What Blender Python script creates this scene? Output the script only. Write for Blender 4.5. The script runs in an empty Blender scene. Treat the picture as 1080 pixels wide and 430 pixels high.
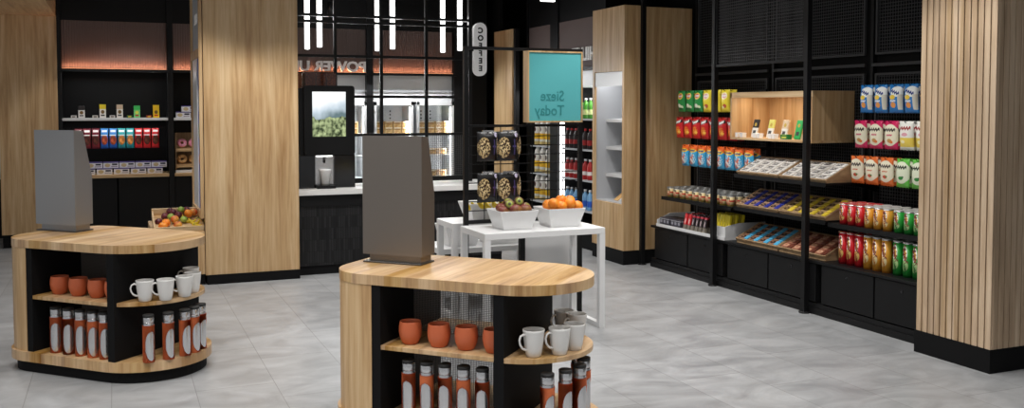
import bpy, bmesh, math, random
from mathutils import Vector, Matrix, Euler
random.seed(7)
R = math.radians
scene = bpy.context.scene
COL = scene.collection
PI = math.pi

# ------------------------------------------------------------------ camera
cam_d = bpy.data.cameras.new('camera')
cam = bpy.data.objects.new('camera', cam_d); COL.objects.link(cam)
cam.location = (0, 0, 1.65)
cam.rotation_euler = (R(90 - 2.54), 0, R(-22.84))
cam_d.sensor_fit = 'HORIZONTAL'; cam_d.sensor_width = 36
cam_d.lens = 36 * 996.0 / 1080
cam_d.shift_y = -(215 - 157.6) / 1080
cam_d.clip_start = 0.05; cam_d.clip_end = 100
scene.camera = cam
vs = scene.view_settings
vs.view_transform = 'Standard'; vs.look = 'None'; vs.gamma = 1; vs.use_curve_mapping = False
vs.exposure = 0.30

# ------------------------------------------------------------------ world and lights
w = bpy.data.worlds.new('world'); scene.world = w; w.use_nodes = True
w.node_tree.nodes['Background'].inputs[0].default_value = (0.96, 0.98, 1.0, 1)
w.node_tree.nodes['Background'].inputs[1].default_value = 0.30

def area(name, loc, rot, sx, sy, power, col=(1, 1, 1), spread=180):
    l = bpy.data.lights.new(name, 'AREA'); l.shape = 'RECTANGLE'; l.size = sx; l.size_y = sy
    l.energy = power; l.color = col; l.spread = R(spread)
    o = bpy.data.objects.new(name, l); COL.objects.link(o); o.location = loc; o.rotation_euler = rot
    return o
def spot(name, loc, target, power, angle=95, blend=0.3, col=(1.0, 0.98, 0.955), soft=0.06):
    l = bpy.data.lights.new(name, 'SPOT'); l.energy = power; l.spot_size = R(angle); l.spot_blend = blend
    l.color = col; l.shadow_soft_size = soft
    o = bpy.data.objects.new(name, l); COL.objects.link(o); o.location = loc
    d = Vector(target) - Vector(loc); o.rotation_euler = d.to_track_quat('-Z', 'Y').to_euler()
    return o
SP = 80
for (x, y, k) in [(4.0, 4.4, 1.0), (4.0, 5.8, 1.0), (4.0, 7.2, 1.0), (4.0, 7.9, .6),
                  (-0.9, 3.4, .8), (-2.2, 4.2, .7), (0.2, 1.6, .7), (1.4, 0.9, .6), (3.0, 2.4, .7), (0.4, 3.6, .9), (1.7, 2.6, .9), (2.6, 4.2, .9),
                  (-1.2, 5.4, .9), (0.0, 5.0, .9), (0.6, 8.1, 1.1), (1.5, 8.0, .9), (2.6, 5.9, .6),
                  (2.6, 8.2, .7), (3.6, 8.3, .7), (-0.9, 8.3, .9),
                  (-0.9, 11.4, .9), (0.2, 11.5, .6), (4.1, 10.8, .3), (2.9, 11.3, .25)]:
    spot('ceiling_spot_light', (x, y, 3.35), (x, y, 0), SP * k)
# added soft fill under the ceiling, not a real fitting
area('overhead_fill_light', (1.6, 4.0, 3.45), (0, 0, 0), 4.5, 5.0, 60, (1, 0.98, 0.95))
# added frontal fill from behind the camera, no window stands there
area('front_fill_light', (0.8, -2.6, 1.55), (R(-90), 0, 0), 7.0, 2.3, 230, (0.95, 0.98, 1.0))
# warm strips washing the reeded header panels from below
for (x0, x1) in ((-0.55, 0.6), (0.7, 1.2), (1.7, 3.1), (3.24, 4.34)):
    area('warm_strip_light', ((x0 + x1) / 2, 12.445, 2.128), (R(180 - 22), 0, 0), x1 - x0, 0.012, 1.5 * (x1 - x0), (1.0, 0.42, 0.22))
# added fills that brighten the pouches and cartons of the back left display
area('display_fill_light', (0.02, 12.50, 1.485), (R(-4), 0, 0), 1.1, 0.03, 1.6)
area('display_fill_light', (0.02, 12.55, 2.07), (R(-8), 0, 0), 1.1, 0.03, 2.2)
# fridge lighting
area('fridge_canopy_light', (3.0, 12.32, 2.06), (R(-35), 0, 0), 2.6, 0.05, 34, (0.95, 0.98, 1))

# ------------------------------------------------------------------ materials
def srgb(r, g, b):
    f = lambda c: (c / 255 / 12.92) if c / 255 <= 0.04045 else ((c / 255 + 0.055) / 1.055) ** 2.4
    return (f(r), f(g), f(b), 1)
MATS = {}
def mat(name, col, rough=0.5, metal=0.0, spec=0.5, emit=None, estr=0.0, alpha=None, trans=0.0):
    m = bpy.data.materials.new(name); m.use_nodes = True
    b = m.node_tree.nodes['Principled BSDF']
    b.inputs['Base Color'].default_value = col if len(col) == 4 else (*col, 1)
    b.inputs['Roughness'].default_value = rough; b.inputs['Metallic'].default_value = metal
    b.inputs['Specular IOR Level'].default_value = spec
    b.inputs['Transmission Weight'].default_value = trans
    if emit: b.inputs['Emission Color'].default_value = emit; b.inputs['Emission Strength'].default_value = estr
    if alpha is not None: b.inputs['Alpha'].default_value = alpha
    MATS[name] = m
    return m
def N(m, t, **kw):
    n = m.node_tree.nodes.new(t)
    for k, v in kw.items(): setattr(n, k, v)
    return n
def L(m, a, b): m.node_tree.links.new(a, b)
def math_(m, op, a, b=None, c=None):
    n = N(m, 'ShaderNodeMath', operation=op)
    for i, v in enumerate((a, b, c)):
        if v is None: continue
        if isinstance(v, (int, float)): n.inputs[i].default_value = v
        else: L(m, v, n.inputs[i])
    return n.outputs[0]
def mixc(m, fac, a, b, mode='MIX'):
    n = N(m, 'ShaderNodeMix', data_type='RGBA', blend_type=mode)
    for s, v in ((n.inputs[0], fac), (n.inputs[6], a), (n.inputs[7], b)):
        if hasattr(v, 'links') or hasattr(v, 'is_linked'): L(m, v, s)
        elif isinstance(v, (int, float)): s.default_value = v
        else: s.default_value = v if len(v) == 4 else (*v, 1)
    return n.outputs[2]
def wood(name, c1, c2, c3, scale, rough=0.42, plank=None, bump=0.05):
    """grain with its long axis where scale is small; scale = (x, y, z)"""
    m = mat(name, c2, rough)
    b = m.node_tree.nodes['Principled BSDF']
    tc = N(m, 'ShaderNodeTexCoord'); oi = N(m, 'ShaderNodeObjectInfo')
    add = N(m, 'ShaderNodeVectorMath', operation='ADD'); L(m, tc.outputs['Object'], add.inputs[0])
    mul = N(m, 'ShaderNodeVectorMath', operation='SCALE'); mul.inputs[0].default_value = (3.1, 7.7, 1.3)
    L(m, oi.outputs['Random'], mul.inputs['Scale']); L(m, mul.outputs[0], add.inputs[1])
    mp = N(m, 'ShaderNodeMapping'); mp.inputs['Scale'].default_value = scale
    L(m, add.outputs[0], mp.inputs[0])
    n1 = N(m, 'ShaderNodeTexNoise'); n1.inputs['Scale'].default_value = 1.0; n1.inputs['Detail'].default_value = 5
    n1.inputs['Distortion'].default_value = 0.6; n1.inputs['Roughness'].default_value = 0.65
    L(m, mp.outputs[0], n1.inputs['Vector'])
    mp2 = N(m, 'ShaderNodeMapping'); mp2.inputs['Scale'].default_value = tuple(s * 3.5 for s in scale)
    L(m, add.outputs[0], mp2.inputs[0])
    n2 = N(m, 'ShaderNodeTexNoise'); n2.inputs['Scale'].default_value = 1.0; n2.inputs['Detail'].default_value = 3
    L(m, mp2.outputs[0], n2.inputs['Vector'])
    r = N(m, 'ShaderNodeValToRGB'); e = r.color_ramp.elements
    e[0].position = 0.335; e[0].color = c1; e[1].position = 0.655; e[1].color = c3
    x = e.new(0.49); x.color = c2
    f = math_(m, 'ADD', math_(m, 'MULTIPLY', n1.outputs[0], 0.75), math_(m, 'MULTIPLY', n2.outputs[0], 0.25))
    L(m, f, r.inputs[0])
    col = r.outputs[0]
    if plank:                                  # (axis, width): joined boards of slightly different tone
        sx = N(m, 'ShaderNodeSeparateXYZ'); L(m, tc.outputs['Object'], sx.inputs[0])
        k = math_(m, 'DIVIDE', sx.outputs[plank[0]], plank[1])
        wn = N(m, 'ShaderNodeTexWhiteNoise', noise_dimensions='1D'); L(m, math_(m, 'FLOOR', k), wn.inputs['W'])
        br = N(m, 'ShaderNodeBrightContrast'); L(m, col, br.inputs[0])
        L(m, math_(m, 'MULTIPLY', math_(m, 'SUBTRACT', wn.outputs[0], 0.5), 0.15), br.inputs[1])
        col = br.outputs[0]
    L(m, col, b.inputs['Base Color'])
    if bump:
        bp = N(m, 'ShaderNodeBump'); bp.inputs['Strength'].default_value = bump; bp.inputs['Distance'].default_value = 0.002
        L(m, f, bp.inputs['Height']); L(m, bp.outputs[0], b.inputs['Normal'])
    return m
W1, W2, W3 = srgb(166, 125, 80), srgb(200, 164, 118), srgb(220, 191, 149)
wood('oak_upright', W1, W2, W3, (14, 14, 0.7))
wood('oak_across_x', W1, W2, W3, (0.8, 14, 14))
wood('oak_across_y', W1, W2, W3, (14, 0.8, 14))
wood('oak_counter', srgb(150, 112, 72), srgb(190, 153, 108), srgb(214, 183, 138), (15, 1.0, 1.0), 0.38, plank=(0, 0.095))
wood('oak_slat', srgb(160, 132, 102), srgb(196, 168, 136), srgb(218, 194, 164), (9, 9, 0.6), plank=(1, 0.0496))
wood('oak_tray', srgb(140, 112, 82), srgb(170, 140, 104), srgb(190, 160, 122), (12, 4, 12))
wood('oak_dark', srgb(120, 90, 62), srgb(150, 118, 84), srgb(170, 138, 100), (14, 14, 0.8))

mat('black_metal', (0.007, 0.007, 0.0075), 0.45, spec=0.25)
mat('black_matt', (0.006, 0.006, 0.0065), 0.7, spec=0.15)
mat('black_cabinet', (0.0065, 0.0065, 0.007), 0.45, spec=0.22)
mat('black_wall', (0.006, 0.006, 0.006), 0.85, spec=0.2)
mat('mesh_wire', (0.055, 0.055, 0.057), 0.5, spec=0.3)
mat('kiosk_mesh', (0.12, 0.117, 0.115), 0.5)
mat('plate_dark', (0.10, 0.095, 0.09), 0.4, metal=0.6)
mat('white_lacquer', (0.78, 0.78, 0.78), 0.35)
mat('white_ceramic', (0.74, 0.73, 0.71), 0.22)
mat('white_counter', (0.80, 0.79, 0.77), 0.3)
mat('white_panel', (0.75, 0.75, 0.76), 0.5)
mat('white_card', (0.8, 0.8, 0.8), 0.6)
mat('grey_inner', (0.5, 0.51, 0.53), 0.45)
mat('steel', (0.66, 0.66, 0.67), 0.27, metal=0.9)
mat('steel_grey', (0.33, 0.33, 0.335), 0.42, metal=0.75)
mat('steel_warm_reflection', (0.24, 0.212, 0.188), 0.42, metal=0.75)  # grey steel with a warm reflection painted into its base colour
mat('gloss_black', (0.01, 0.01, 0.011), 0.12)
mat('rust_ceramic', srgb(204, 104, 64), 0.45)
mat('rust_sleeve', srgb(208, 108, 60), 0.55)
mat('rubber_black', (0.015, 0.015, 0.015), 0.6)
mat('grey_lid', (0.3, 0.3, 0.29), 0.4, metal=0.6)
mat('teal', srgb(86, 176, 180), 0.6)
mat('teal_dark', srgb(46, 136, 138), 0.6)
mat('sign_white', (0.8, 0.8, 0.8), 0.5, emit=(1, 1, 1, 1), estr=0.10)
mat('letter_white', (0.8, 0.78, 0.76), 0.5, emit=(1, 0.95, 0.9, 1), estr=0.06)
mat('letter_black', (0.01, 0.01, 0.01), 0.6)
mat('tube_glow', (1, 1, 1), 0.5, emit=(1, 1, 1, 1), estr=1.6)
mat('strip_glow', (1, 1, 1), 0.5, emit=(1, 1, 1, 1), estr=2.5)
mat('amber_glow', (1, 0.5, 0.3), 0.5, emit=(1.0, 0.42, 0.2, 1), estr=1.0)
mat('reeded_panel', srgb(104, 88, 84), 0.6)
mat('blue_print', srgb(40, 70, 170), 0.5)

# clear glass: mostly see-through with a mirror-like sheen
def glassy(name, tint, sheen):
    m = bpy.data.materials.new(name); m.use_nodes = True; nt = m.node_tree; nt.nodes.clear()
    o = N(m, 'ShaderNodeOutputMaterial'); mx = N(m, 'ShaderNodeMixShader'); t = N(m, 'ShaderNodeBsdfTransparent')
    g = N(m, 'ShaderNodeBsdfGlossy'); g.inputs['Roughness'].default_value = 0.05
    t.inputs[0].default_value = (*tint, 1); mx.inputs[0].default_value = sheen
    L(m, t.outputs[0], mx.inputs[1]); L(m, g.outputs[0], mx.inputs[2]); L(m, mx.outputs[0], o.inputs[0])
    MATS[name] = m
glassy('clear_glass', (0.93, 0.95, 0.95), 0.05)
glassy('hopper_glass', (0.55, 0.42, 0.34), 0.06)

# floor: grey stone-look tiles with fine joints
def floor_mat():
    m = mat('floor_tile', (0.4, 0.4, 0.4), 0.3); b = m.node_tree.nodes['Principled BSDF']
    tc = N(m, 'ShaderNodeTexCoord')
    mp = N(m, 'ShaderNodeMapping'); mp.inputs['Scale'].default_value = (1.3, 2.4, 1); mp.inputs['Rotation'].default_value = (0, 0, R(24))
    L(m, tc.outputs['Object'], mp.inputs[0])
    n1 = N(m, 'ShaderNodeTexNoise'); n1.inputs['Scale'].default_value = 1.5; n1.inputs['Detail'].default_value = 8
    n1.inputs['Roughness'].default_value = 0.62; n1.inputs['Distortion'].default_value = 1.4
    L(m, mp.outputs[0], n1.inputs['Vector'])
    n2 = N(m, 'ShaderNodeTexNoise'); n2.inputs['Scale'].default_value = 0.7; n2.inputs['Detail'].default_value = 2
    L(m, tc.outputs['Object'], n2.inputs['Vector'])
    r = N(m, 'ShaderNodeValToRGB'); e = r.color_ramp.elements
    e[0].position = 0.26; e[0].color = srgb(126, 128, 131); e[1].position = 0.76; e[1].color = srgb(184, 186, 188)
    L(m, n1.outputs[0], r.inputs[0])
    c = mixc(m, math_(m, 'MULTIPLY', n2.outputs[0], 0.5), r.outputs[0], srgb(154, 152, 150))
    sx = N(m, 'ShaderNodeSeparateXYZ'); L(m, tc.outputs['Object'], sx.inputs[0])
    px, py = 0.4515, 0.903
    kx = math_(m, 'DIVIDE', math_(m, 'ADD', sx.outputs[0], 0.04 + 45.15), px)
    col_i = math_(m, 'FLOOR', kx)
    fx = math_(m, 'FRACT', kx)
    off = math_(m, 'MULTIPLY', math_(m, 'MODULO', col_i, 3.0), 0.3333)
    ky = math_(m, 'ADD', math_(m, 'DIVIDE', math_(m, 'ADD', sx.outputs[1], 45.15), py), off)
    fy = math_(m, 'FRACT', ky)
    jx = math_(m, 'LESS_THAN', math_(m, 'ABSOLUTE', math_(m, 'SUBTRACT', math_(m, 'ABSOLUTE', math_(m, 'SUBTRACT', fx, 0.5)), 0.5)), 0.005)
    jy = math_(m, 'LESS_THAN', math_(m, 'ABSOLUTE', math_(m, 'SUBTRACT', math_(m, 'ABSOLUTE', math_(m, 'SUBTRACT', fy, 0.5)), 0.5)), 0.003)
    j = math_(m, 'MAXIMUM', jx, jy)
    wn = N(m, 'ShaderNodeTexWhiteNoise', noise_dimensions='2D')
    cb = N(m, 'ShaderNodeCombineXYZ'); L(m, col_i, cb.inputs[0]); L(m, math_(m, 'FLOOR', ky), cb.inputs[1]); L(m, cb.outputs[0], wn.inputs['Vector'])
    br = N(m, 'ShaderNodeBrightContrast'); L(m, c, br.inputs[0]); L(m, math_(m, 'MULTIPLY', math_(m, 'SUBTRACT', wn.outputs[0], 0.5), 0.05), br.inputs[1])
    c2 = mixc(m, math_(m, 'MULTIPLY', j, 0.62), br.outputs[0], srgb(104, 102, 100))
    L(m, c2, b.inputs['Base Color'])
    L(m, math_(m, 'ADD', math_(m, 'MULTIPLY', n1.outputs[0], 0.25), 0.24), b.inputs['Roughness'])
floor_mat()

def tile_mat():     # slim upright black mosaic
    m = mat('black_mosaic', (0.02, 0.02, 0.02), 0.4, spec=0.25); b = m.node_tree.nodes['Principled BSDF']
    tc = N(m, 'ShaderNodeTexCoord'); sx = N(m, 'ShaderNodeSeparateXYZ'); L(m, tc.outputs['Object'], sx.inputs[0])
    cb = N(m, 'ShaderNodeCombineXYZ'); L(m, sx.outputs[2], cb.inputs[0]); L(m, sx.outputs[0], cb.inputs[1])
    bk = N(m, 'ShaderNodeTexBrick'); bk.offset = 0.0
    bk.inputs['Color1'].default_value = (0.009, 0.009, 0.010, 1); bk.inputs['Color2'].default_value = (0.024, 0.024, 0.025, 1)
    bk.inputs['Mortar'].default_value = (0.008, 0.008, 0.008, 1); bk.inputs['Scale'].default_value = 1
    bk.inputs['Brick Width'].default_value = 0.115; bk.inputs['Row Height'].default_value = 0.024; bk.inputs['Mortar Size'].default_value = 0.0025
    L(m, cb.outputs[0], bk.inputs['Vector']); L(m, bk.outputs['Color'], b.inputs['Base Color'])
    bp = N(m, 'ShaderNodeBump'); bp.inputs['Strength'].default_value = 0.6; bp.inputs['Distance'].default_value = 0.003; bp.invert = True
    L(m, bk.outputs['Fac'], bp.inputs['Height']); L(m, bp.outputs[0], b.inputs['Normal'])
tile_mat()

def patchmat(name, base, patches, rough=0.4, axis=0, noise=None):
    """printed packaging: ellipses 'e' and rectangles 'r' in the part's own 0..1 box (across, up)"""
    m = mat(name, base, rough); b = m.node_tree.nodes['Principled BSDF']
    tc = N(m, 'ShaderNodeTexCoord'); sx = N(m, 'ShaderNodeSeparateXYZ'); L(m, tc.outputs['Generated'], sx.inputs[0])
    x, z = sx.outputs[axis], sx.outputs[2]
    col = base
    for p in patches:
        sh, cx, cz, rx, rz, c = p[:6]
        a = R(p[6]) if len(p) > 6 else 0
        dx = math_(m, 'SUBTRACT', x, cx); dz = math_(m, 'SUBTRACT', z, cz)
        if a:
            u = math_(m, 'ADD', math_(m, 'MULTIPLY', dx, math.cos(a)), math_(m, 'MULTIPLY', dz, math.sin(a)))
            v = math_(m, 'SUBTRACT', math_(m, 'MULTIPLY', dz, math.cos(a)), math_(m, 'MULTIPLY', dx, math.sin(a)))
        else: u, v = dx, dz
        u = math_(m, 'DIVIDE', u, rx); v = math_(m, 'DIVIDE', v, rz)
        if sh == 'e': d = math_(m, 'ADD', math_(m, 'MULTIPLY', u, u), math_(m, 'MULTIPLY', v, v))
        elif sh == 'w':   # wavy band
            u2 = math_(m, 'SINE', math_(m, 'MULTIPLY', u, 13.0)); d = math_(m, 'MAXIMUM', math_(m, 'ABSOLUTE', math_(m, 'ADD', math_(m, 'MULTIPLY', v, 0.8), math_(m, 'MULTIPLY', u2, 0.7))), math_(m, 'ABSOLUTE', u))
        elif sh == 'n':   # speckled picture inside an ellipse
            nz = N(m, 'ShaderNodeTexNoise'); nz.inputs['Scale'].default_value = 14; nz.inputs['Detail'].default_value = 1; L(m, tc.outputs['Generated'], nz.inputs['Vector'])
            d = math_(m, 'ADD', math_(m, 'ADD', math_(m, 'MULTIPLY', u, u), math_(m, 'MULTIPLY', v, v)), math_(m, 'MULTIPLY', math_(m, 'LESS_THAN', nz.outputs[0], 0.5), 5.0))
        else: d = math_(m, 'MAXIMUM', math_(m, 'ABSOLUTE', u), math_(m, 'ABSOLUTE', v))
        f = math_(m, 'LESS_THAN', d, 1.0)
        col = mixc(m, f, col, c)
    if noise:
        nz = N(m, 'ShaderNodeTexNoise'); nz.inputs['Scale'].default_value = noise[0]; L(m, tc.outputs['Generated'], nz.inputs['Vector'])
        col = mixc(m, math_(m, 'MULTIPLY', math_(m, 'GREATER_THAN', nz.outputs[0], 0.56), noise[2]), col, noise[1])
    if patches: L(m, col, b.inputs['Base Color'])
    return m
def noisemat(name, c1, c2, scale, rough=0.5, thr=(0.4, 0.6), bump=0):
    m = mat(name, c1, rough); b = m.node_tree.nodes['Principled BSDF']
    tc = N(m, 'ShaderNodeTexCoord'); nz = N(m, 'ShaderNodeTexNoise'); nz.inputs['Scale'].default_value = scale; nz.inputs['Detail'].default_value = 4
    L(m, tc.outputs['Object'], nz.inputs['Vector'])
    r = N(m, 'ShaderNodeValToRGB'); e = r.color_ramp.elements; e[0].position, e[1].position = thr; e[0].color = c1; e[1].color = c2
    L(m, nz.outputs[0], r.inputs[0]); L(m, r.outputs[0], b.inputs['Base Color'])
    if bump:
        bp = N(m, 'ShaderNodeBump'); bp.inputs['Strength'].default_value = bump; bp.inputs['Distance'].default_value = 0.002
        L(m, nz.outputs[0], bp.inputs['Height']); L(m, bp.outputs[0], b.inputs['Normal'])
    return m
noisemat('orange_peel', srgb(240, 130, 30), srgb(248, 156, 50), 40, 0.45, bump=0.3)
noisemat('mango_skin', srgb(128, 60, 50), srgb(150, 110, 60), 14, 0.4, (0.48, 0.66))
noisemat('plum_skin', srgb(70, 24, 34), srgb(112, 44, 50), 20, 0.3)
noisemat('peach_skin', srgb(196, 84, 40), srgb(226, 160, 70), 12, 0.5)
noisemat('lime_skin', srgb(120, 150, 50), srgb(160, 180, 80), 12, 0.45)
noisemat('banana_skin', srgb(232, 204, 50), srgb(214, 184, 40), 30, 0.5)
noisemat('donut_dough', srgb(206, 150, 90), srgb(226, 180, 120), 30, 0.6)
noisemat('pink_icing', srgb(220, 120, 150), srgb(236, 160, 180), 30, 0.4)
noisemat('coffee_beans', srgb(96, 48, 26), srgb(160, 96, 50), 90, 0.5, bump=0.5)
noisemat('bread', srgb(190, 140, 80), srgb(224, 184, 124), 30, 0.6)

def screen_mat():   # misty hillside above green bushes
    m = mat('screen_picture', (0, 0, 0), 0.2); b = m.node_tree.nodes['Principled BSDF']
    tc = N(m, 'ShaderNodeTexCoord'); sx = N(m, 'ShaderNodeSeparateXYZ'); L(m, tc.outputs['Generated'], sx.inputs[0])
    n1 = N(m, 'ShaderNodeTexNoise'); n1.inputs['Scale'].default_value = 3; L(m, tc.outputs['Generated'], n1.inputs['Vector'])
    n2 = N(m, 'ShaderNodeTexNoise'); n2.inputs['Scale'].default_value = 9; n2.inputs['Detail'].default_value = 8; L(m, tc.outputs['Generated'], n2.inputs['Vector'])
    z = math_(m, 'ADD', sx.outputs[2], math_(m, 'MULTIPLY', math_(m, 'SUBTRACT', n1.outputs[0], 0.5), 0.35))
    z2 = math_(m, 'SUBTRACT', z, math_(m, 'MULTIPLY', sx.outputs[0], 0.22))
    r = N(m, 'ShaderNodeValToRGB'); e = r.color_ramp.elements
    e[0].position = 0.28; e[0].color = srgb(96, 116, 120); e[1].position = 0.72; e[1].color = srgb(246, 248, 250)
    x = e.new(0.48); x.color = srgb(188, 202, 212)
    L(m, z2, r.inputs[0])
    r2 = N(m, 'ShaderNodeValToRGB'); e = r2.color_ramp.elements
    e[0].position = 0.38; e[0].color = srgb(44, 56, 34); e[1].position = 0.66; e[1].color = srgb(176, 190, 140)
    L(m, n2.outputs[0], r2.inputs[0])
    f = math_(m, 'LESS_THAN', z, 0.40)
    c = mixc(m, f, r.outputs[0], r2.outputs[0])
    L(m, c, b.inputs['Emission Color']); b.inputs['Emission Strength'].default_value = 1.0
screen_mat()

# ------------------------------------------------------------------ mesh helpers
class MB:
    def __init__(s): s.bm = bmesh.new()
    def _tf(s, verts, rot, loc):
        M = Matrix.Translation(Vector(loc))
        if rot is not None: M = M @ Euler(rot).to_matrix().to_4x4()
        bmesh.ops.transform(s.bm, matrix=M, verts=verts)
    def box(s, x0, x1, y0, y1, z0, z1, bev=0.0, seg=1):
        r = bmesh.ops.create_cube(s.bm, size=1.0); v = r['verts']
        bmesh.ops.scale(s.bm, vec=(x1 - x0, y1 - y0, z1 - z0), verts=v)
        bmesh.ops.translate(s.bm, vec=((x0 + x1) / 2, (y0 + y1) / 2, (z0 + z1) / 2), verts=v)
        if bev:
            e = list({e for q in v for e in q.link_edges})
            bmesh.ops.bevel(s.bm, geom=e, offset=bev, segments=seg, affect='EDGES', profile=0.5)
        return s
    def bar(s, p, q, w, h=None):
        """square bar between two points"""
        h = h or w; p, q = Vector(p), Vector(q); d = q - p
        r = bmesh.ops.create_cube(s.bm, size=1.0); v = r['verts']
        bmesh.ops.scale(s.bm, vec=(w, h, d.length), verts=v)
        M = Matrix.Translation((p + q) / 2) @ d.to_track_quat('Z', 'Y').to_matrix().to_4x4()
        bmesh.ops.transform(s.bm, matrix=M, verts=v); return s
    def prism(s, pts, a0, a1, axis='z'):
        """extrude a 2-D outline along an axis (z: pts=(x,y); y: pts=(x,z); x: pts=(y,z))"""
        def P(p, a):
            return {'z': (p[0], p[1], a), 'y': (p[0], a, p[1]), 'x': (a, p[0], p[1])}[axis]
        lo = [s.bm.verts.new(P(p, a0)) for p in pts]; hi = [s.bm.verts.new(P(p, a1)) for p in pts]
        n = len(pts); fs = [s.bm.faces.new(lo), s.bm.faces.new(hi[::-1])]
        for i in range(n): fs.append(s.bm.faces.new((lo[i], hi[i], hi[(i + 1) % n], lo[(i + 1) % n])))
        bmesh.ops.recalc_face_normals(s.bm, faces=fs); return s
    def lathe(s, prof, seg=24, c=(0, 0, 0), smooth=True, closed=True):
        rings = []
        for r, z in prof:
            if r < 1e-6: rings.append([s.bm.verts.new((c[0], c[1], c[2] + z))])
            else: rings.append([s.bm.verts.new((c[0] + r * math.cos(2 * PI * i / seg), c[1] + r * math.sin(2 * PI * i / seg), c[2] + z)) for i in range(seg)])
        fs = []
        for a, b in zip(rings, rings[1:]):
            for i in range(seg):
                j = (i + 1) % seg
                if len(a) == 1 and len(b) == 1: continue
                if len(a) == 1: f = s.bm.faces.new((a[0], b[j], b[i]))
                elif len(b) == 1: f = s.bm.faces.new((a[i], a[j], b[0]))
                else: f = s.bm.faces.new((a[i], a[j], b[j], b[i]))
                f.smooth = smooth; fs.append(f)
        for rg, rev in ((rings[0], True), (rings[-1], False)):
            if len(rg) > 1 and closed:
                fs.append(s.bm.faces.new(rg[::-1] if rev else rg))
        bmesh.ops.recalc_face_normals(s.bm, faces=fs)
        return s
    def tube(s, pts, r, seg=8):
        rings = []; pts = [Vector(p) for p in pts]
        rr = r if isinstance(r, (list, tuple)) else [r] * len(pts)
        for i, p in enumerate(pts):
            d = (pts[min(i + 1, len(pts) - 1)] - pts[max(i - 1, 0)]).normalized()
            q = d.to_track_quat('Z', 'Y')
            rings.append([s.bm.verts.new(p + q @ Vector((rr[i] * math.cos(2 * PI * k / seg), rr[i] * math.sin(2 * PI * k / seg), 0))) for k in range(seg)])
        fs = []
        for a, b in zip(rings, rings[1:]):
            best = min(range(seg), key=lambda o: sum((a[k].co - b[(k + o) % seg].co).length for k in range(seg)))
            for k in range(seg):
                f = s.bm.faces.new((a[k], a[(k + 1) % seg], b[(k + 1 + best) % seg], b[(k + best) % seg])); f.smooth = True; fs.append(f)
            rings[rings.index(b)] = b
        fs.append(s.bm.faces.new(rings[0][::-1])); fs.append(s.bm.faces.new(rings[-1]))
        bmesh.ops.recalc_face_normals(s.bm, faces=fs); return s
    def ball(s, c, r, sc=(1, 1, 1), u=16, v=10, rot=None):
        g = bmesh.ops.create_uvsphere(s.bm, u_segments=u, v_segments=v, radius=r); vv = g['verts']
        bmesh.ops.scale(s.bm, vec=sc, verts=vv); s._tf(vv, rot, c)
        for q in vv:
            for f in q.link_faces: f.smooth = True
        return s
    def mesh(s, name):
        me = bpy.data.meshes.new(name); s.bm.to_mesh(me); s.bm.free(); return me
def link(name, me, m, parent=None, loc=None, rot=None):
    if m and not me.materials: me.materials.append(MATS[m] if isinstance(m, str) else m)
    o = bpy.data.objects.new(name, me); COL.objects.link(o)
    if parent is not None: o.parent = parent
    if loc is not None: o.location = loc
    if rot is not None: o.rotation_euler = rot
    return o
def part(name, mb, m, parent, label=None, loc=None, rot=None):
    o = link(name, mb.mesh(name) if isinstance(mb, MB) else mb, m, parent, loc, rot)
    if label: o['label'] = label
    return o
def thing(name, label, cat, loc=(0, 0, 0), rz=0, group=None):
    o = bpy.data.objects.new(name, None); COL.objects.link(o); o.empty_display_size = 0.05
    o.location = loc; o.rotation_euler = (0, 0, rz); o['label'] = label; o['category'] = cat
    if group: o['group'] = group
    return o
def tag(o, label, cat, group=None):
    o['label'] = label; o['category'] = cat
    if group: o['group'] = group
    return o
def solo(name, mb, m, label, cat, loc=None, rot=None, group=None):
    return tag(link(name, mb.mesh(name) if isinstance(mb, MB) else mb, m, None, loc, rot), label, cat, group)
def struct(name, mb, m):
    o = link(name, mb.mesh(name), m); o['kind'] = 'structure'; return o
def dup(root, loc, rz=None, label=None, group=None, rot=None, scale=None):
    r = root.copy(); COL.objects.link(r); r.location = loc
    if rz is not None: r.rotation_euler = (0, 0, rz)
    if rot is not None: r.rotation_euler = rot
    if scale is not None: r.scale = scale
    if label: r['label'] = label
    if group: r['group'] = group
    for ch in list(root.children):
        c = ch.copy(); COL.objects.link(c); c.parent = r
        for g in list(ch.children):
            d = g.copy(); COL.objects.link(d); d.parent = c
    return r
class Copies:
    """the first placement moves the built thing itself, later ones copy it"""
    def __init__(s, root): s.root = root; s.used = False
    def put(s, loc, rz=None, label=None, group=None, rot=None, scale=None):
        if not s.used:
            s.used = True; r = s.root; r.location = loc
            if rz is not None: r.rotation_euler = (0, 0, rz)
            if rot is not None: r.rotation_euler = rot
            if scale is not None: r.scale = scale
            if label: r['label'] = label
            if group: r['group'] = group
            return r
        return dup(s.root, loc, rz, label, group, rot, scale)
ORD = ['leftmost', 'second from left', 'third from left', 'fourth from left', 'fifth from left', 'sixth from left', 'seventh from left', 'eighth from left', 'ninth from left', 'tenth from left', 'eleventh from left']
def ordn(i, n):
    if i == 0: return 'leftmost'
    if i == n - 1: return 'rightmost'
    return ORD[i]

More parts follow.
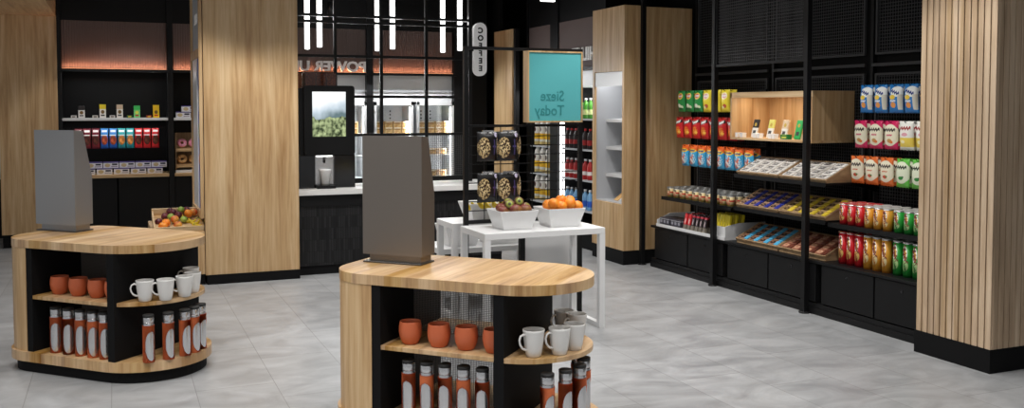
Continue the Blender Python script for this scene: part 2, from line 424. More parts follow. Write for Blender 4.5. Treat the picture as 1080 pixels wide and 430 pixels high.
FONT_CACHE = {}
def text_mesh(s, size, depth=0.002, bold=0.0, mirror=True, align='CENTER', vert=False, spacing=1.0):
    """lettering as a mesh in the x-z plane facing -y, reversed left to right as in the photograph"""
    cu = bpy.data.curves.new('lettering', 'FONT'); cu.body = s; cu.size = size; cu.extrude = depth; cu.offset = bold
    cu.align_x = align; cu.align_y = 'CENTER'; cu.resolution_u = 3; cu.space_character = spacing
    if vert: cu.space_line = 1.0
    o = bpy.data.objects.new('lettering', cu); COL.objects.link(o)
    bpy.context.view_layer.update()
    me = bpy.data.meshes.new_from_object(o.evaluated_get(bpy.context.evaluated_depsgraph_get()))
    bpy.data.objects.remove(o); bpy.data.curves.remove(cu)
    me.transform(Matrix.Rotation(R(90), 4, 'X'))
    if mirror:
        me.transform(Matrix.Diagonal((-1, 1, 1, 1))); me.flip_normals()
    return me

# ================================================================== the setting
struct('floor', MB().box(-5, 7.5, -3, 14, -0.1, 0), 'floor_tile')
struct('ceiling', MB().box(-5, 7.5, -0.5, 14, 3.6, 3.7), 'black_wall')
struct('wall_back', MB().box(-0.62, 7.5, 13.05, 13.2, 0, 3.6), 'black_wall')
struct('wall_right', MB().box(5.77, 5.9, -1, 13.05, 0, 3.6), 'black_wall')
struct('wall_left', MB().box(-4, -0.62, 13.6, 13.7, 0.74, 3.6), 'white_panel')
struct('trim_1', MB().box(-4, -0.62, 13.45, 13.6, 0, 0.74), 'black_cabinet')
# left portal: oak column with an oak soffit coming towards the room
struct('wall_portal', MB().box(-1.232, -0.612, 12.45, 13.05, 0.155, 2.731, 0.002), 'oak_upright')
struct('baseboard_portal', MB().box(-1.225, -0.62, 12.47, 13.04, 0, 0.155), 'black_matt')
struct('ceiling_soffit', MB().box(-4, -0.618, 10.2, 13.05, 2.7315, 2.95), 'oak_across_y')
# centre column clad in oak
struct('wall_column', MB().prism([(0.765, 9.16), (1.63, 9.16), (1.63, 10.3), (0.765, 10.3)], 0.09, 3.6), 'oak_upright')
struct('baseboard_column', MB().box(0.775, 1.633, 9.155, 10.29, 0, 0.09), 'black_matt')

# slatted oak pillar on the right
pillar = thing('slatted_pillar', 'pillar clad in upright oak slats on a black plinth at the right edge', 'pillar', (0, 0, 0))
s = MB(); y = 4.186; k = 0
while y < 4.776:
    s.box(4.976, 4.990, y, y + 0.0405, 0.15, 3.6, 0.001); y += 0.0496
x = 4.992
while x < 5.74:
    s.box(x, x + 0.0405, 4.186 - 0.002, 4.186 + 0.012, 0.15, 3.6, 0.001); x += 0.0496
part('slats', s, 'oak_slat', pillar)
part('pillar_core', MB().box(4.989, 5.765, 4.197, 4.784, 0.15, 3.6), 'black_matt', pillar)
part('plinth', MB().box(4.974, 5.765, 4.184, 4.786, 0, 0.15), 'black_matt', pillar)

# ceiling services
def track(x0, x1, y, z, label):
    solo('ceiling_track', MB().box(x0, x1, y - 0.02, y + 0.02, z, z + 0.035), 'black_metal', label, 'lighting track')
t = thing('ceiling_beam', 'black ceiling beam running across above the coffee counter', 'beam')
part('beam', MB().box(1.64, 5.7, 11.2, 11.3, 3.05, 3.17), 'black_metal', t)
part('hanger', MB().box(2.6, 2.63, 11.24, 11.27, 3.17, 3.6), 'black_metal', t)
part('hanger', MB().box(4.6, 4.63, 11.24, 11.27, 3.17, 3.6), 'black_metal', t)
# small spotlights hanging from the ceiling
def spotlight(loc, label):
    t = thing('ceiling_spotlight', label, 'spotlight', loc)
    part('lamp_housing', MB().lathe([(0.0, 0.16), (0.035, 0.155), (0.038, 0.0), (0.030, 0.0)], 20), 'black_metal', t)
    part('lamp_face', MB().lathe([(0.03, 0.002), (0.0, 0.002)], 20), 'strip_glow', t)
    part('stem', MB().lathe([(0.008, 0.15), (0.008, 3.6 - loc[2])], 8), 'black_metal', t)
spotlight((2.34, 11.0, 2.72), 'small black ceiling spotlight above the coffee machine between hanging tubes')
t = thing('linear_light', 'slim white linear ceiling light at the top right of the coffee sign', 'linear light', (4.12, 9.0, 2.745))
part('lamp_body', MB().box(-0.01, 0.16, -0.03, 0.03, 0.03, 0.08), 'black_metal', t)
part('diffuser', MB().box(0.0, 0.15, -0.022, 0.022, 0.012, 0.03), 'strip_glow', t)
part('hanger', MB().box(0.04, 0.06, -0.01, 0.01, 0.08, 0.865), 'black_metal', t)
part('hanger', MB().box(0.12, 0.14, -0.01, 0.01, 0.08, 0.865), 'black_metal', t)

# ================================================================== reeded header panels
def reeded(x0, x1, y, z0, z1, pitch=0.028):
    """fluted panel facing -y"""
    pts = []; n = int((x1 - x0) / pitch)
    p = (x1 - x0) / n
    for i in range(n):
        for t in range(5):
            a = PI * t / 4
            pts.append((x0 + p * (i + 0.5) - p / 2 * math.cos(a), y - 0.004 * math.sin(a)))
    out = []
    for q in pts:
        if not out or (abs(q[0] - out[-1][0]) + abs(q[1] - out[-1][1])) > 1e-5: out.append(q)
    out += [(x1, y + 0.015), (x0, y + 0.015)]
    return MB().prism(out, z0, z1)
def header(name, label, x0, x1, y0=12.47, zr=2.085, group=None):
    t = thing(name, label, 'panel', (0, 0, 0), 0, group)
    part('reeded_panel', reeded(x0, x1, y0 + 0.02, 2.118, 2.692), 'reeded_panel', t)
    part('light_ledge', MB().box(x0 - 0.02, x1 + 0.02, y0 - 0.10, y0 + 0.02, zr, zr + 0.03), 'black_metal', t)
    part('light_strip', MB().box(x0 + 0.01, x1 - 0.01, y0 - 0.03, y0 - 0.01, zr + 0.03, zr + 0.036), 'amber_glow', t, 'glowing amber light strip')
    return t

# ================================================================== left display unit (against the back wall)
YL = 12.45
fr = thing('display_unit', 'black two-bay display unit in the back left with shelves and dark base doors', 'display unit', (0, 0, 0))
part('back_panel', MB().box(-0.6, 1.6, 12.93, 12.96, 0, 3.0), 'black_cabinet', fr)
for x0, x1 in ((-0.612, -0.572), (0.62, 0.683), (1.58, 1.62)):
    part('upright', MB().box(x0, x1, YL, 12.93, 0, 3.0), 'black_metal', fr)
part('fascia', MB().box(-0.572, 1.6, YL + 0.03, YL + 0.06, 2.692, 3.0), 'black_cabinet', fr)
for x0, x1 in ((-0.572, 0.024), (0.034, 0.62), (0.683, 1.28), (1.29, 1.58)):
    d = part('door', MB().box(x0 + 0.003, x1 - 0.003, YL + 0.02, YL + 0.04, 0.10, 0.795, 0.002), 'black_cabinet', fr)
part('plinth', MB().box(-0.572, 1.58, YL + 0.05, YL + 0.07, 0, 0.10), 'black_matt', fr)
header('header_panel', 'reeded brown panel with amber glow above the back left display shelves', -0.57, 0.615)
header('header_panel', 'reeded glowing panel just left of the oak column, above the pastry case', 0.685, 1.575)
for x0, x1, lb in ((-0.572, 0.62, 'under the row of flasks and chocolate bags'), (0.684, 1.58, 'beneath the pastry case')):
    solo('wood_counter', MB().box(x0, x1, YL - 0.02, 12.92, 0.797, 0.835, 0.002), 'oak_across_x',
         'pale oak ledge %s' % ('under the stacked white snack boxes at back left' if x0 < 0 else 'beneath the pastry case beside the oak column'), 'ledge')
    solo('white_shelf', MB().box(x0 + 0.002, x1 - 0.002, YL + 0.01, 12.92, 1.492, 1.522, 0.002), 'white_lacquer',
         'thin white shelf %s' % ('holding five small cartons at back left' if x0 < 0 else 'holding white boxes above the pastry case'), 'shelf')

# five product displays on the white shelf: a carton standing behind a low box
cols5 = [('black and white', srgb(40, 34, 34)), ('yellow and white', srgb(236, 214, 40)), ('cream and brown', srgb(214, 190, 160)), ('green', srgb(60, 190, 90)), ('yellow and red', srgb(240, 196, 30))]
for i, (nm, c) in enumerate(cols5):
    lower = {'black and white': srgb(225, 222, 218), 'yellow and white': srgb(235, 232, 225), 'cream and brown': srgb(235, 230, 222), 'green': srgb(120, 210, 130), 'yellow and red': srgb(240, 196, 30)}[nm]
    patchmat('carton_' + nm.replace(' ', '_'), lower, [('r', .5, .84, .6, .18, c), ('e', .5, .45, .28, .14, srgb(120, 90, 40) if i != 3 else srgb(230, 230, 80)), ('r', .5, .2, .3, .05, srgb(60, 60, 60) if i < 3 else srgb(200, 40, 30))])
    X = [-0.362, -0.126, 0.066, 0.262, 0.484][i]
    solo('snack_carton', MB().box(-0.036, 0.036, -0.02, 0.02, 0, [.145, .165, .163, .15, .158][i], 0.002), 'carton_' + nm.replace(' ', '_'),
         'small upright %s carton, %s of five on the white shelf' % (nm, ordn(i, 5)), 'carton', (X, 12.58, 1.5235), (0, 0, 0), 'cartons on the white shelf')
    bc = [srgb(210, 205, 200), srgb(214, 210, 200), srgb(210, 205, 200), srgb(30, 110, 60), srgb(150, 50, 30)][i]
    patchmat('low_box_%s' % nm.replace(' ', '_'), bc, [('r', .5, .5, .3, .25, srgb(90, 80, 70) if i < 3 else srgb(220, 190, 60))])
    solo('snack_bar_box', MB().box(-0.03, 0.03, -0.03, 0.03, 0, 0.032, 0.002), 'low_box_%s' % nm.replace(' ', '_'),
         'low flat box left of the %s carton on the back left shelf' % nm, 'box', (X - 0.085, 12.53, 1.5235), (0, 0, 0), 'low boxes on the white shelf')

# hanging chocolate pouches (10)
def bag_mesh(wd, ht, th, flap=0.06, nx=8, nz=12):
    """pillow pack: flat crimped ends, full middle; stands on z=0, centred on x, front at -y"""
    bm = bmesh.new(); rows = []
    for sgn in (-1, 1):
        g = []
        for j in range(nz + 1):
            v = j / nz; r_ = []
            pv = min(1, (v - 0) / flap, (1 - v) / flap) if flap else 1
            k = 0.0 if pv <= 0.99 else math.sin(PI * (v - flap) / (1 - 2 * flap)) ** 0.45
            for i in range(nx + 1):
                u = i / nx
                e = max(0.0, 1 - abs(2 * u - 1) ** 3.0) ** 0.5
                zig = 0.0015 * ((i % 2) * 2 - 1) if j in (0, nz) else 0
                wr = 0.03 * k * math.sin(9 * u + 13 * v)
                xx = (u - 0.5) * wd * (1 - 0.05 * k + (0.02 if j in (0, nz) else 0))
                r_.append(bm.verts.new((xx, sgn * th / 2 * k * e * (1 + wr) + sgn * 0.0008, v * ht + zig)))
            g.append(r_)
        rows.append(g)
    for s_, g in enumerate(rows):
        for j in range(nz):
            for i in range(nx):
                q = (g[j][i], g[j][i + 1], g[j + 1][i + 1], g[j + 1][i])
                f = bm.faces.new(q if s_ == 0 else q[::-1]); f.smooth = True
    a, b = rows
    def stitch(l1, l2):
        for i in range(len(l1) - 1): bm.faces.new((l1[i], l2[i], l2[i + 1], l1[i + 1]))
    stitch(a[0], b[0]); stitch(b[-1], a[-1])
    stitch([r_[0] for r_ in b], [r_[0] for r_ in a]); stitch([r_[-1] for r_ in a], [r_[-1] for r_ in b])
    bmesh.ops.recalc_face_normals(bm, faces=bm.faces)
    me = bpy.data.meshes.new('bag'); bm.to_mesh(me); bm.free(); return me
def pouch_mat(name, top, low, choc):
    return patchmat(name, low, [('r', .5, .82, .7, .20, top), ('e', .5, .42, .42, .24, choc), ('e', .38, .40, .16, .09, tuple(min(1, c * 2.2) for c in choc[:3]) + (1,)), ('e', .62, .30, .15, .07, tuple(min(1, c * 1.8) for c in choc[:3]) + (1,)), ('r', .5, .86, .34, .05, srgb(240, 238, 235)), ('r', .45, .66, .4, .025, srgb(235, 235, 230))], 0.35)
pouch_mat('pouch_red', srgb(206, 40, 44), srgb(214, 36, 40), srgb(76, 34, 22))
pouch_mat('pouch_maroon', srgb(110, 26, 40), srgb(120, 30, 40), srgb(74, 32, 24))
pouch_mat('pouch_blue', srgb(60, 140, 214), srgb(34, 96, 184), srgb(150, 66, 40))
pouch_mat('pouch_teal', srgb(50, 170, 176), srgb(40, 150, 160), srgb(190, 120, 60))
names10 = ['maroon', 'maroon', 'maroon', 'blue', 'blue', 'teal', 'teal', 'red', 'red', 'red']
rail = thing('hanging_rail', 'black rail with pegs for the chocolate pouches at back left', 'rail', (0, 0, 0))
part('bar', MB().box(-0.57, 0.618, 12.90, 12.925, 1.37, 1.40), 'black_metal', rail)
for i in range(10):
    part('peg', MB().tube([(-0.405 + i * 0.0975, 12.915, 1.385), (-0.405 + i * 0.0975, 12.60, 1.385)], 0.003, 6), 'black_metal', rail)
me = bag_mesh(0.088, 0.245, 0.035)
for i, c in enumerate(names10):
    m2 = me.copy(); m2.materials.clear()
    same = [j for j in range(10) if names10[j] == c]
    solo('chocolate_pouch', m2, 'pouch_' + c, 'hanging %s chocolate pouch, %s of ten above the snack boxes' % (c, ordn(i, 10)), 'pouch',
         (-0.405 + i * 0.0975, 12.61, 1.150), (0, 0, 0), 'chocolate pouches at back left')

# white snack boxes with a violet lid edge, two layers on the oak ledge
patchmat('snack_box_print', srgb(232, 231, 236), [('r', .5, .93, .6, .09, srgb(70, 56, 130)), ('e', .28, .45, .17, .30, srgb(206, 186, 140)), ('r', .74, .60, .17, .13, srgb(40, 36, 60)), ('r', .72, .25, .2, .06, srgb(150, 140, 150))])
sb = MB().box(-0.088, 0.088, -0.05, 0.05, 0, 0.075, 0.002).mesh('box'); sb.materials.append(MATS['snack_box_print'])
for row, (n, x0, z0) in enumerate(((6, -0.505, 0.8355), (6, -0.575 + 0.105, 0.911))):
    for i in range(n):
        X = (x0 + i * 0.193) if row == 0 else (-0.575 + 0.16 + i * 0.185)
        if X > 0.53: continue
        solo('snack_box', sb, None, 'white violet-edged snack box, %s, %s layer on the oak ledge' % (ordn(i, 6), ('bottom', 'upper')[row]), 'box',
             (X, 12.56 + 0.03 * row, z0), (0, 0, 0), 'white snack boxes on the back left ledge')
# white boxes on the second bay's white shelf
for i, (X, z) in enumerate([(0.80, 0), (1.0, 0), (1.2, 0), (0.87, 1)]):
    solo('snack_box', sb, None, 'white snack box, %s on the white shelf above the pastry case' % ['left in the bottom layer', 'second in the bottom layer', 'third in the bottom layer', 'topmost'][i], 'box',
         (X, 12.56, 1.5235 + 0.0755 * z), (0, 0, 0), 'white boxes above the pastry case')
# pastry case with donuts
pc = thing('pastry_case', 'open oak pastry case with two shelves of donuts on the right ledge', 'pastry case', (0, 0, 0))
part('case_back', MB().box(0.70, 1.56, 12.80, 12.82, 0.855, 1.33), 'oak_dark', pc)
part('case_base', MB().box(0.70, 1.56, 12.50, 12.82, 0.8352, 0.868), 'white_lacquer', pc, 'white base board')
part('case_side', MB().box(0.70, 0.712, 12.50, 12.80, 0.868, 1.33), 'oak_dark', pc)
part('case_side', MB().box(1.548, 1.56, 12.50, 12.80, 0.868, 1.33), 'oak_dark', pc)
for z in (0.90, 1.10):
    part('tray', MB().prism([(12.52, z), (12.52, z + 0.035), (12.54, z + 0.035), (12.79, z + 0.075), (12.79, z + 0.04)], 0.713, 1.547, 'x'), 'oak_across_x', pc)
def donut(r=0.058):
    b = MB(); pts = []
    for j in range(9):
        a = 2 * PI * j / 8; pts.append((r * 0.66 + r * 0.38 * math.cos(a), r * 0.34 * math.sin(a)))
    b.lathe(pts, 20, closed=False); return b
for kk, (z, nm, mt) in enumerate(((0.935, 'golden glazed', 'donut_dough'), (1.135, 'pink iced', 'pink_icing'))):
    root = thing('donut', 'donut', 'donut')
    part('dough', donut(), 'donut_dough', root)
    ic = MB(); ic.lathe([(0.0585 * (0.66 + 0.39 * math.cos(a)), 0.001 + 0.058 * 0.35 * math.sin(a)) for a in [R(d) for d in (25, 50, 75, 100, 125, 150)]], 20, closed=False)
    part('icing', ic, mt, root)
    cp = Copies(root)
    for i in range(6):
        cp.put((0.785 + i * 0.135, 12.60, z + 0.068), None, '%s donut standing in the pastry case, %s in the %s tray' % (nm, ordn(i, 8), ('lower', 'upper')[kk]), 'donuts in the pastry case', rot=(R(62), 0, 0))

# ================================================================== side cabinet on the left of the centre column
t = thing('open_cabinet', 'oak framed chilled cabinet let into the left side of the centre column', 'chilled cabinet', (0, 0, 0))
X0 = 0.758
def yz(b, y0, y1, z0, z1, d=0.02, o=0.0): return b.box(X0 - d - o, X0 - o, y0, y1, z0, z1)
fb = MB()
for a in ((9.17, 9.22, 0.62, 2.95), (10.12, 10.18, 0.62, 2.95), (9.22, 10.12, 2.88, 2.95), (9.22, 10.12, 2.12, 2.20), (9.22, 10.12, 0.62, 0.68)): yz(fb, *a, d=0.03)
part('frame', fb, 'oak_upright', t)
part('sign_panel', yz(MB(), 9.22, 10.12, 2.20, 2.88, 0.008), 'grey_inner', t)
me = text_mesh('SOUL', 0.13, 0.002, 0.003)
part('lettering', me, 'letter_white', t, loc=(X0 - 0.012, 9.70, 2.50), rot=(0, 0, R(-90)))
patchmat('cabinet_poster', srgb(36, 70, 176), [('e', .5, .72, .5, .10, srgb(228, 236, 244)), ('e', .45, .52, .6, .07, srgb(70, 110, 60)), ('e', .5, .33, .5, .05, srgb(200, 110, 90)), ('e', .5, .17, .5, .05, srgb(60, 110, 200))], 0.85, axis=1); MATS['cabinet_poster'].node_tree.nodes['Principled BSDF'].inputs['Specular IOR Level'].default_value = 0.05
part('poster_panel', yz(MB(), 9.22, 9.60, 0.68, 2.12, 0.006), 'cabinet_poster', t, 'blue printed panel')
part('side_panel', yz(MB(), 9.60, 10.12, 0.68, 2.12, 0.016), 'white_lacquer', t, 'white side panel')
# low oak fruit counter beside the column
t = thing('fruit_counter', 'low oak cabinet on a black plinth left of the centre column', 'cabinet', (0, 0, 0))
part('body', MB().box(0.30, 0.761, 9.17, 10.25, 0.10, 0.50, 0.002), 'oak_upright', t)
part('plinth', MB().box(0.32, 0.761, 9.19, 10.24, 0, 0.10), 'black_matt', t)
t = thing('fruit_crate', 'sloping oak crate of mixed fruit on the low cabinet by the column', 'crate', (0.53, 9.40, 0.502), 0)
tilt = R(13)
def crate_part(nm, a):
    b = MB().box(*a); bmesh.ops.rotate(b.bm, verts=b.bm.verts[:], cent=(0, -0.2, 0), matrix=Matrix.Rotation(tilt, 3, 'X'))
    part(nm, b, 'oak_across_x', t)
crate_part('crate_base', (-0.20, 0.21, -0.20, 0.25, 0.0, 0.012))
crate_part('crate_side', (-0.215, -0.20, -0.20, 0.25, 0, 0.060)); crate_part('crate_side', (0.21, 0.225, -0.20, 0.25, 0, 0.060))
crate_part('crate_front', (-0.215, 0.225, -0.215, -0.20, 0, 0.055)); crate_part('crate_back', (-0.215, 0.225, 0.25, 0.265, 0, 0.08))
part('wedge_support', MB().prism([(-0.19, 0), (0.24, 0), (0.24, 0.095)], -0.19, 0.22, 'x'), 'oak_dark', t)
def fruit_root(kind):
    root = thing(kind, kind, 'fruit')
    if kind == 'banana':
        pts = [(0.075 * math.cos(R(a)), 0, 0.075 * math.sin(R(a)) ) for a in range(200, 341, 14)]
        rr = [0.006, 0.012, 0.0155, 0.017, 0.0175, 0.0175, 0.017, 0.0155, 0.012, 0.008, 0.005][:len(pts)]
        part('peel', MB().tube(pts, rr, 8), 'banana_skin', root)
        part('stalk', MB().tube([pts[-1], (pts[-1][0] + 0.012, 0, pts[-1][2] + 0.022)], 0.004, 6), 'lime_skin', root)
    else:
        mt, r, sc = {'orange': ('orange_peel', .040, (1, 1, .95)), 'plum': ('plum_skin', .036, (1, 1, 1)), 'peach': ('peach_skin', .038, (1, 1, .94)), 'lime': ('lime_skin', .03, (1.2, 1, 1)), 'mango': ('mango_skin', .042, (1.25, .95, .9))}[kind]
        b = MB().ball((0, 0, 0), r, sc, 20, 14)
        for v in b.bm.verts:
            rd = math.hypot(v.co.x, v.co.y)
            if v.co.z > 0 and rd < r * 0.5: v.co.z -= (1 - rd / (r * 0.5)) ** 2 * r * 0.14
        part('flesh', b, mt, root)
        part('stem', MB().tube([(0, 0, r * 0.76), (0.002, 0, r * 0.99)], 0.003, 6), 'oak_dark', root)
    return root
where = {'plum': [(-.16, .02, .07), (-.10, .12, .105), (-.02, .17, .13), (.10, .20, .145), (.02, .06, .12), (-.05, .20, .14)],
         'orange': [(-.10, -.06, .07), (.11, .10, .13), (-.13, -.12, .05)],
         'peach': [(-.02, -.02, .095), (.0, -.13, .055), (.16, .16, .13)],
         'lime': [(-.05, .06, .11), (.06, -.02, .09), (.05, .19, .155)],
         'banana': [(.15, -.04, .12), (.17, -.10, .10), (.12, .02, .13), (.07, -.12, .07)]}
for kd, ps in where.items():
    cp = Copies(fruit_root(kd))
    for i, p in enumerate(ps):
        x, y, z = p
        where_s = ['at the left', 'towards the back', 'in the middle', 'near the right edge', 'close to the front', 'at the rear rim'][i]
        cp.put((0.53 + x, 9.40 + y, 0.502 + z + (y + 0.2) * 0.03), None, '%s %s of the fruit crate beside the oak column' % (kd, where_s), 'mixed fruit in the oak crate', rot=(random.uniform(-.5, .5), random.uniform(-.3, .3), random.uniform(-2, 2) if kd != 'banana' else R(-50 + i * 12)))

# ================================================================== coffee counter
cc = thing('coffee_counter', 'coffee counter fronted with upright black mosaic under a white top', 'counter', (0, 0, 0))
part('mosaic_front', MB().box(1.66, 3.80, 9.30, 9.32, 0.09, 0.68), 'black_mosaic', cc)
part('carcass', MB().box(1.66, 3.80, 9.32, 9.95, 0.09, 0.79), 'black_matt', cc)
part('band', MB().box(1.66, 3.80, 9.285, 9.32, 0.68, 0.79), 'black_cabinet', cc)
part('plinth', MB().box(1.66, 3.80, 9.31, 9.93, 0, 0.09), 'black_matt', cc)
part('worktop', MB().box(1.64, 3.83, 9.26, 9.98, 0.79, 0.843, 0.002), 'white_counter', cc, 'white worktop')

# coffee machine
cm = thing('coffee_machine', 'tall black coffee machine with a landscape screen and lit cup bay', 'coffee machine', (0, 9.45, 0.844))
def rr(x0, x1, z0, z1, r, n=5):
    o = []
    for cx, cz, a0 in ((x1 - r, z0 + r, -90), (x1 - r, z1 - r, 0), (x0 + r, z1 - r, 90), (x0 + r, z0 + r, 180)):
        for i in range(n + 1):
            a = R(a0 + 90 * i / n); o.append((cx + r * math.cos(a), cz + r * math.sin(a)))
    return o
part('body', MB().box(1.70, 2.25, 0.03, 0.24, 0.0, 1.0), 'black_cabinet', cm)
part('screen_bezel', MB().prism(rr(1.738, 2.248, 0.33, 1.026, 0.03), -0.01, 0.03, 'y'), 'black_cabinet', cm)
part('screen', MB().box(1.82, 2.155, -0.014, -0.0105, 0.516, 0.965), 'screen_picture', cm, 'lit screen with misty green hillside')
b = MB().box(1.682, 1.845, -0.005, 0.03, 0.0, 0.325).box(2.035, 2.248, -0.005, 0.03, 0.0, 0.325).box(1.845, 2.035, -0.005, 0.03, 0.0, 0.035)
part('dispenser_panel', b, 'gloss_black', cm)
part('cup_bay', MB().box(1.845, 2.035, 0.022, 0.029, 0.035, 0.325), 'steel', cm, 'brushed steel cup bay')
part('cup_bay_lamp', MB().box(1.86, 2.02, 0.004, 0.02, 0.315, 0.324), 'strip_glow', cm)
part('spout', MB().lathe([(0.012, 0.315), (0.012, 0.26), (0.006, 0.25)], 12, (1.94, 0.008, 0)), 'black_metal', cm)
part('drip_tray', MB().box(1.85, 2.03, -0.10, 0.02, 0.0, 0.030), 'black_metal', cm)
hp = part('bean_hopper', MB().prism(rr(1.75, 2.075, 1.0, 1.175, 0.02), 0.00, 0.22, 'y'), 'hopper_glass', cm, 'smoked bean hopper box')
part('coffee_beans', MB().box(1.76, 1.86, 0.02, 0.21, 1.002, 1.15).box(1.87, 1.965, 0.02, 0.21, 1.002, 1.15).box(1.975, 2.065, 0.02, 0.21, 1.002, 1.15), 'coffee_beans', cm)
hp2 = part('bean_hopper', MB().prism(rr(1.66, 1.735, 1.0, 1.15, 0.02), 0.08, 0.22, 'y'), 'coffee_beans', cm)
cup = solo('paper_cup', MB().lathe([(0.0, 0), (0.036, 0), (0.052, 0.145), (0.055, 0.148), (0.055, 0.158), (0.050, 0.158), (0.034, 0.004), (0.0, 0.004)], 24), 'white_lacquer',
           'white paper cup standing in the lit bay of the coffee machine', 'cup', (1.94, 9.45 - 0.040, 0.8745))

# ================================================================== black grid screen above the counter
gs = thing('grid_screen', 'tall black square-grid metal screen standing behind the coffee counter', 'screen', (0, 0, 0))
YG = 9.75
for i, x in enumerate((1.66, 2.12, 2.608, 3.105)):
    part('grid_upright', MB().box(x - 0.016, x + 0.016, YG - 0.016, YG + 0.016, 0.844, 3.6), 'black_metal', gs)
part('end_post', MB().box(3.585, 3.625, YG - 0.02, YG + 0.02, 0.844, 3.6), 'black_metal', gs)
for z in (3.02, 2.60, 2.535, 2.183, 1.764, 1.364):
    part('grid_rail', MB().box(1.64, 3.60, YG - 0.014, YG + 0.014, z - 0.014, z + 0.014), 'black_metal', gs)
part('bottom_rail', MB().box(1.64, 3.60, YG - 0.018, YG + 0.018, 0.86, 0.91), 'black_metal', gs)
b = MB()
x = 3.115
while x < 3.575: b.box(x, x + 0.003, YG - 0.003, YG + 0.003, 0.91, 1.35); x += 0.021
z = 0.92
while z < 1.345: b.box(3.11, 3.58, YG - 0.002, YG + 0.002, z, z + 0.003); z += 0.021
part('wire_mesh', b, 'mesh_wire', gs)

# pendant tubes behind the screen
def pend(x, y, z, label):
    t = thing('pendant_tube', label, 'pendant light', (x, y, z), 0, 'white tube pendants')
    b = MB(); b.lathe([(0.0, 0), (0.026, 0.004), (0.028, 0.012), (0.028, 0.82), (0.026, 0.828), (0, 0.83)], 16)
    part('light_tube', b, 'tube_glow', t)
    part('end_cap', MB().lathe([(0.029, 0.83), (0.029, 0.87), (0, 0.875)], 16), 'black_metal', t)
    part('cord', MB().lathe([(0.004, 0.87), (0.004, 3.6 - z)], 6), 'black_metal', t)
    l = bpy.data.lights.new('tube_light', 'POINT'); l.energy = 2.5; l.shadow_soft_size = 0.1
    o = bpy.data.objects.new('tube_light', l); COL.objects.link(o); o.location = (x, y - 0.16, z + 0.3)
names6 = [('nearer of the left pair of white tube pendants', 2.0, 9.95), ('nearer of the middle pair of white tube pendants', 2.789, 9.95), ('nearer of the right pair of white tube pendants', 3.561, 9.95),
          ('farther, lower-looking tube of the left pendant pair', 1.946, 10.35), ('farther, lower-looking tube of the middle pendant pair', 2.726, 10.35), ('farther, lower-looking tube of the right pendant pair', 3.496, 10.35)]
for nm, x, y in names6: pend(x, y, 2.28, nm)

# COFFEE pill sign
t = thing('coffee_sign', 'white pill-shaped hanging sign with COFFEE in reversed black letters', 'sign', (3.70, 9.70, 2.285))
o = []
for i in range(13): a = PI * i / 12; o.append((0.074 * math.cos(a), 0.216 + 0.074 * math.sin(a)))
for i in range(13): a = PI + PI * i / 12; o.append((0.074 * math.cos(a), -0.216 + 0.074 * math.sin(a)))
part('sign_face', MB().prism(o, -0.03, 0.03, 'y'), 'sign_white', t)
me = text_mesh('C\nO\nF\nF\nE\nE', 0.1, 0.002, 0.004, vert=True)
vs_ = [v.co.z for v in me.vertices]; cz = (max(vs_) + min(vs_)) / 2
sc = 0.475 / (max(vs_) - min(vs_))
me.transform(Matrix.Diagonal((sc, 1, sc, 1)) @ Matrix.Translation((0, 0, -cz)))
part('lettering', me, 'letter_black', t, loc=(0, -0.032, 0))
part('bracket', MB().box(-0.085, -0.07, -0.01, 0.01, -0.02, 0.02).box(-0.10, -0.08, -0.01, 0.05, -0.02, 0.02), 'black_metal', t)

# ================================================================== back wall behind the counter: headers and fridges
header('header_panel', 'reeded amber panel carrying the POWER UP lettering above the coffee machine', 1.70, 3.13)
header('header_panel', 'reeded amber panel above the two white fridges, behind the screen', 3.22, 4.36)
def letters(txt, size, loc, label, rot=(0, 0, 0), bold=0.006, mt='letter_white', align='LEFT', sx=1.0):
    me = text_mesh(txt, size, 0.012, bold, align=align)
    me.transform(Matrix.Diagonal((sx, 1, 1, 1)))
    return solo('wall_lettering', me, mt, label, 'lettering', loc, rot)
letters('POWER UP', 0.185, (3.125, 12.45, 2.187), 'large pale letters spelling POWER UP reversed on the amber panel', sx=1.08)
bw = thing('fridge_surround', 'white lit surround with black uprights enclosing the back fridges', 'wall unit', (0, 0, 0))
part('upper_panel', MB().box(1.66, 4.37, 12.55, 12.58, 1.73, 2.085), 'white_lacquer', bw)
part('shelf_line', MB().box(1.66, 4.37, 12.52, 12.55, 1.865, 1.88), 'grey_inner', bw)
for x0, x1 in ((1.64, 1.69), (3.133, 3.219), (4.37, 4.55)):
    part('upright', MB().box(x0, x1, 12.45, 12.95, 0, 3.2), 'black_metal', bw)
part('fascia', MB().box(1.66, 4.55, 12.47, 12.50, 2.692, 3.2), 'black_cabinet', bw)
part('back_panel', MB().box(1.66, 4.55, 12.97, 13.0, 0, 3.2), 'black_cabinet', bw)

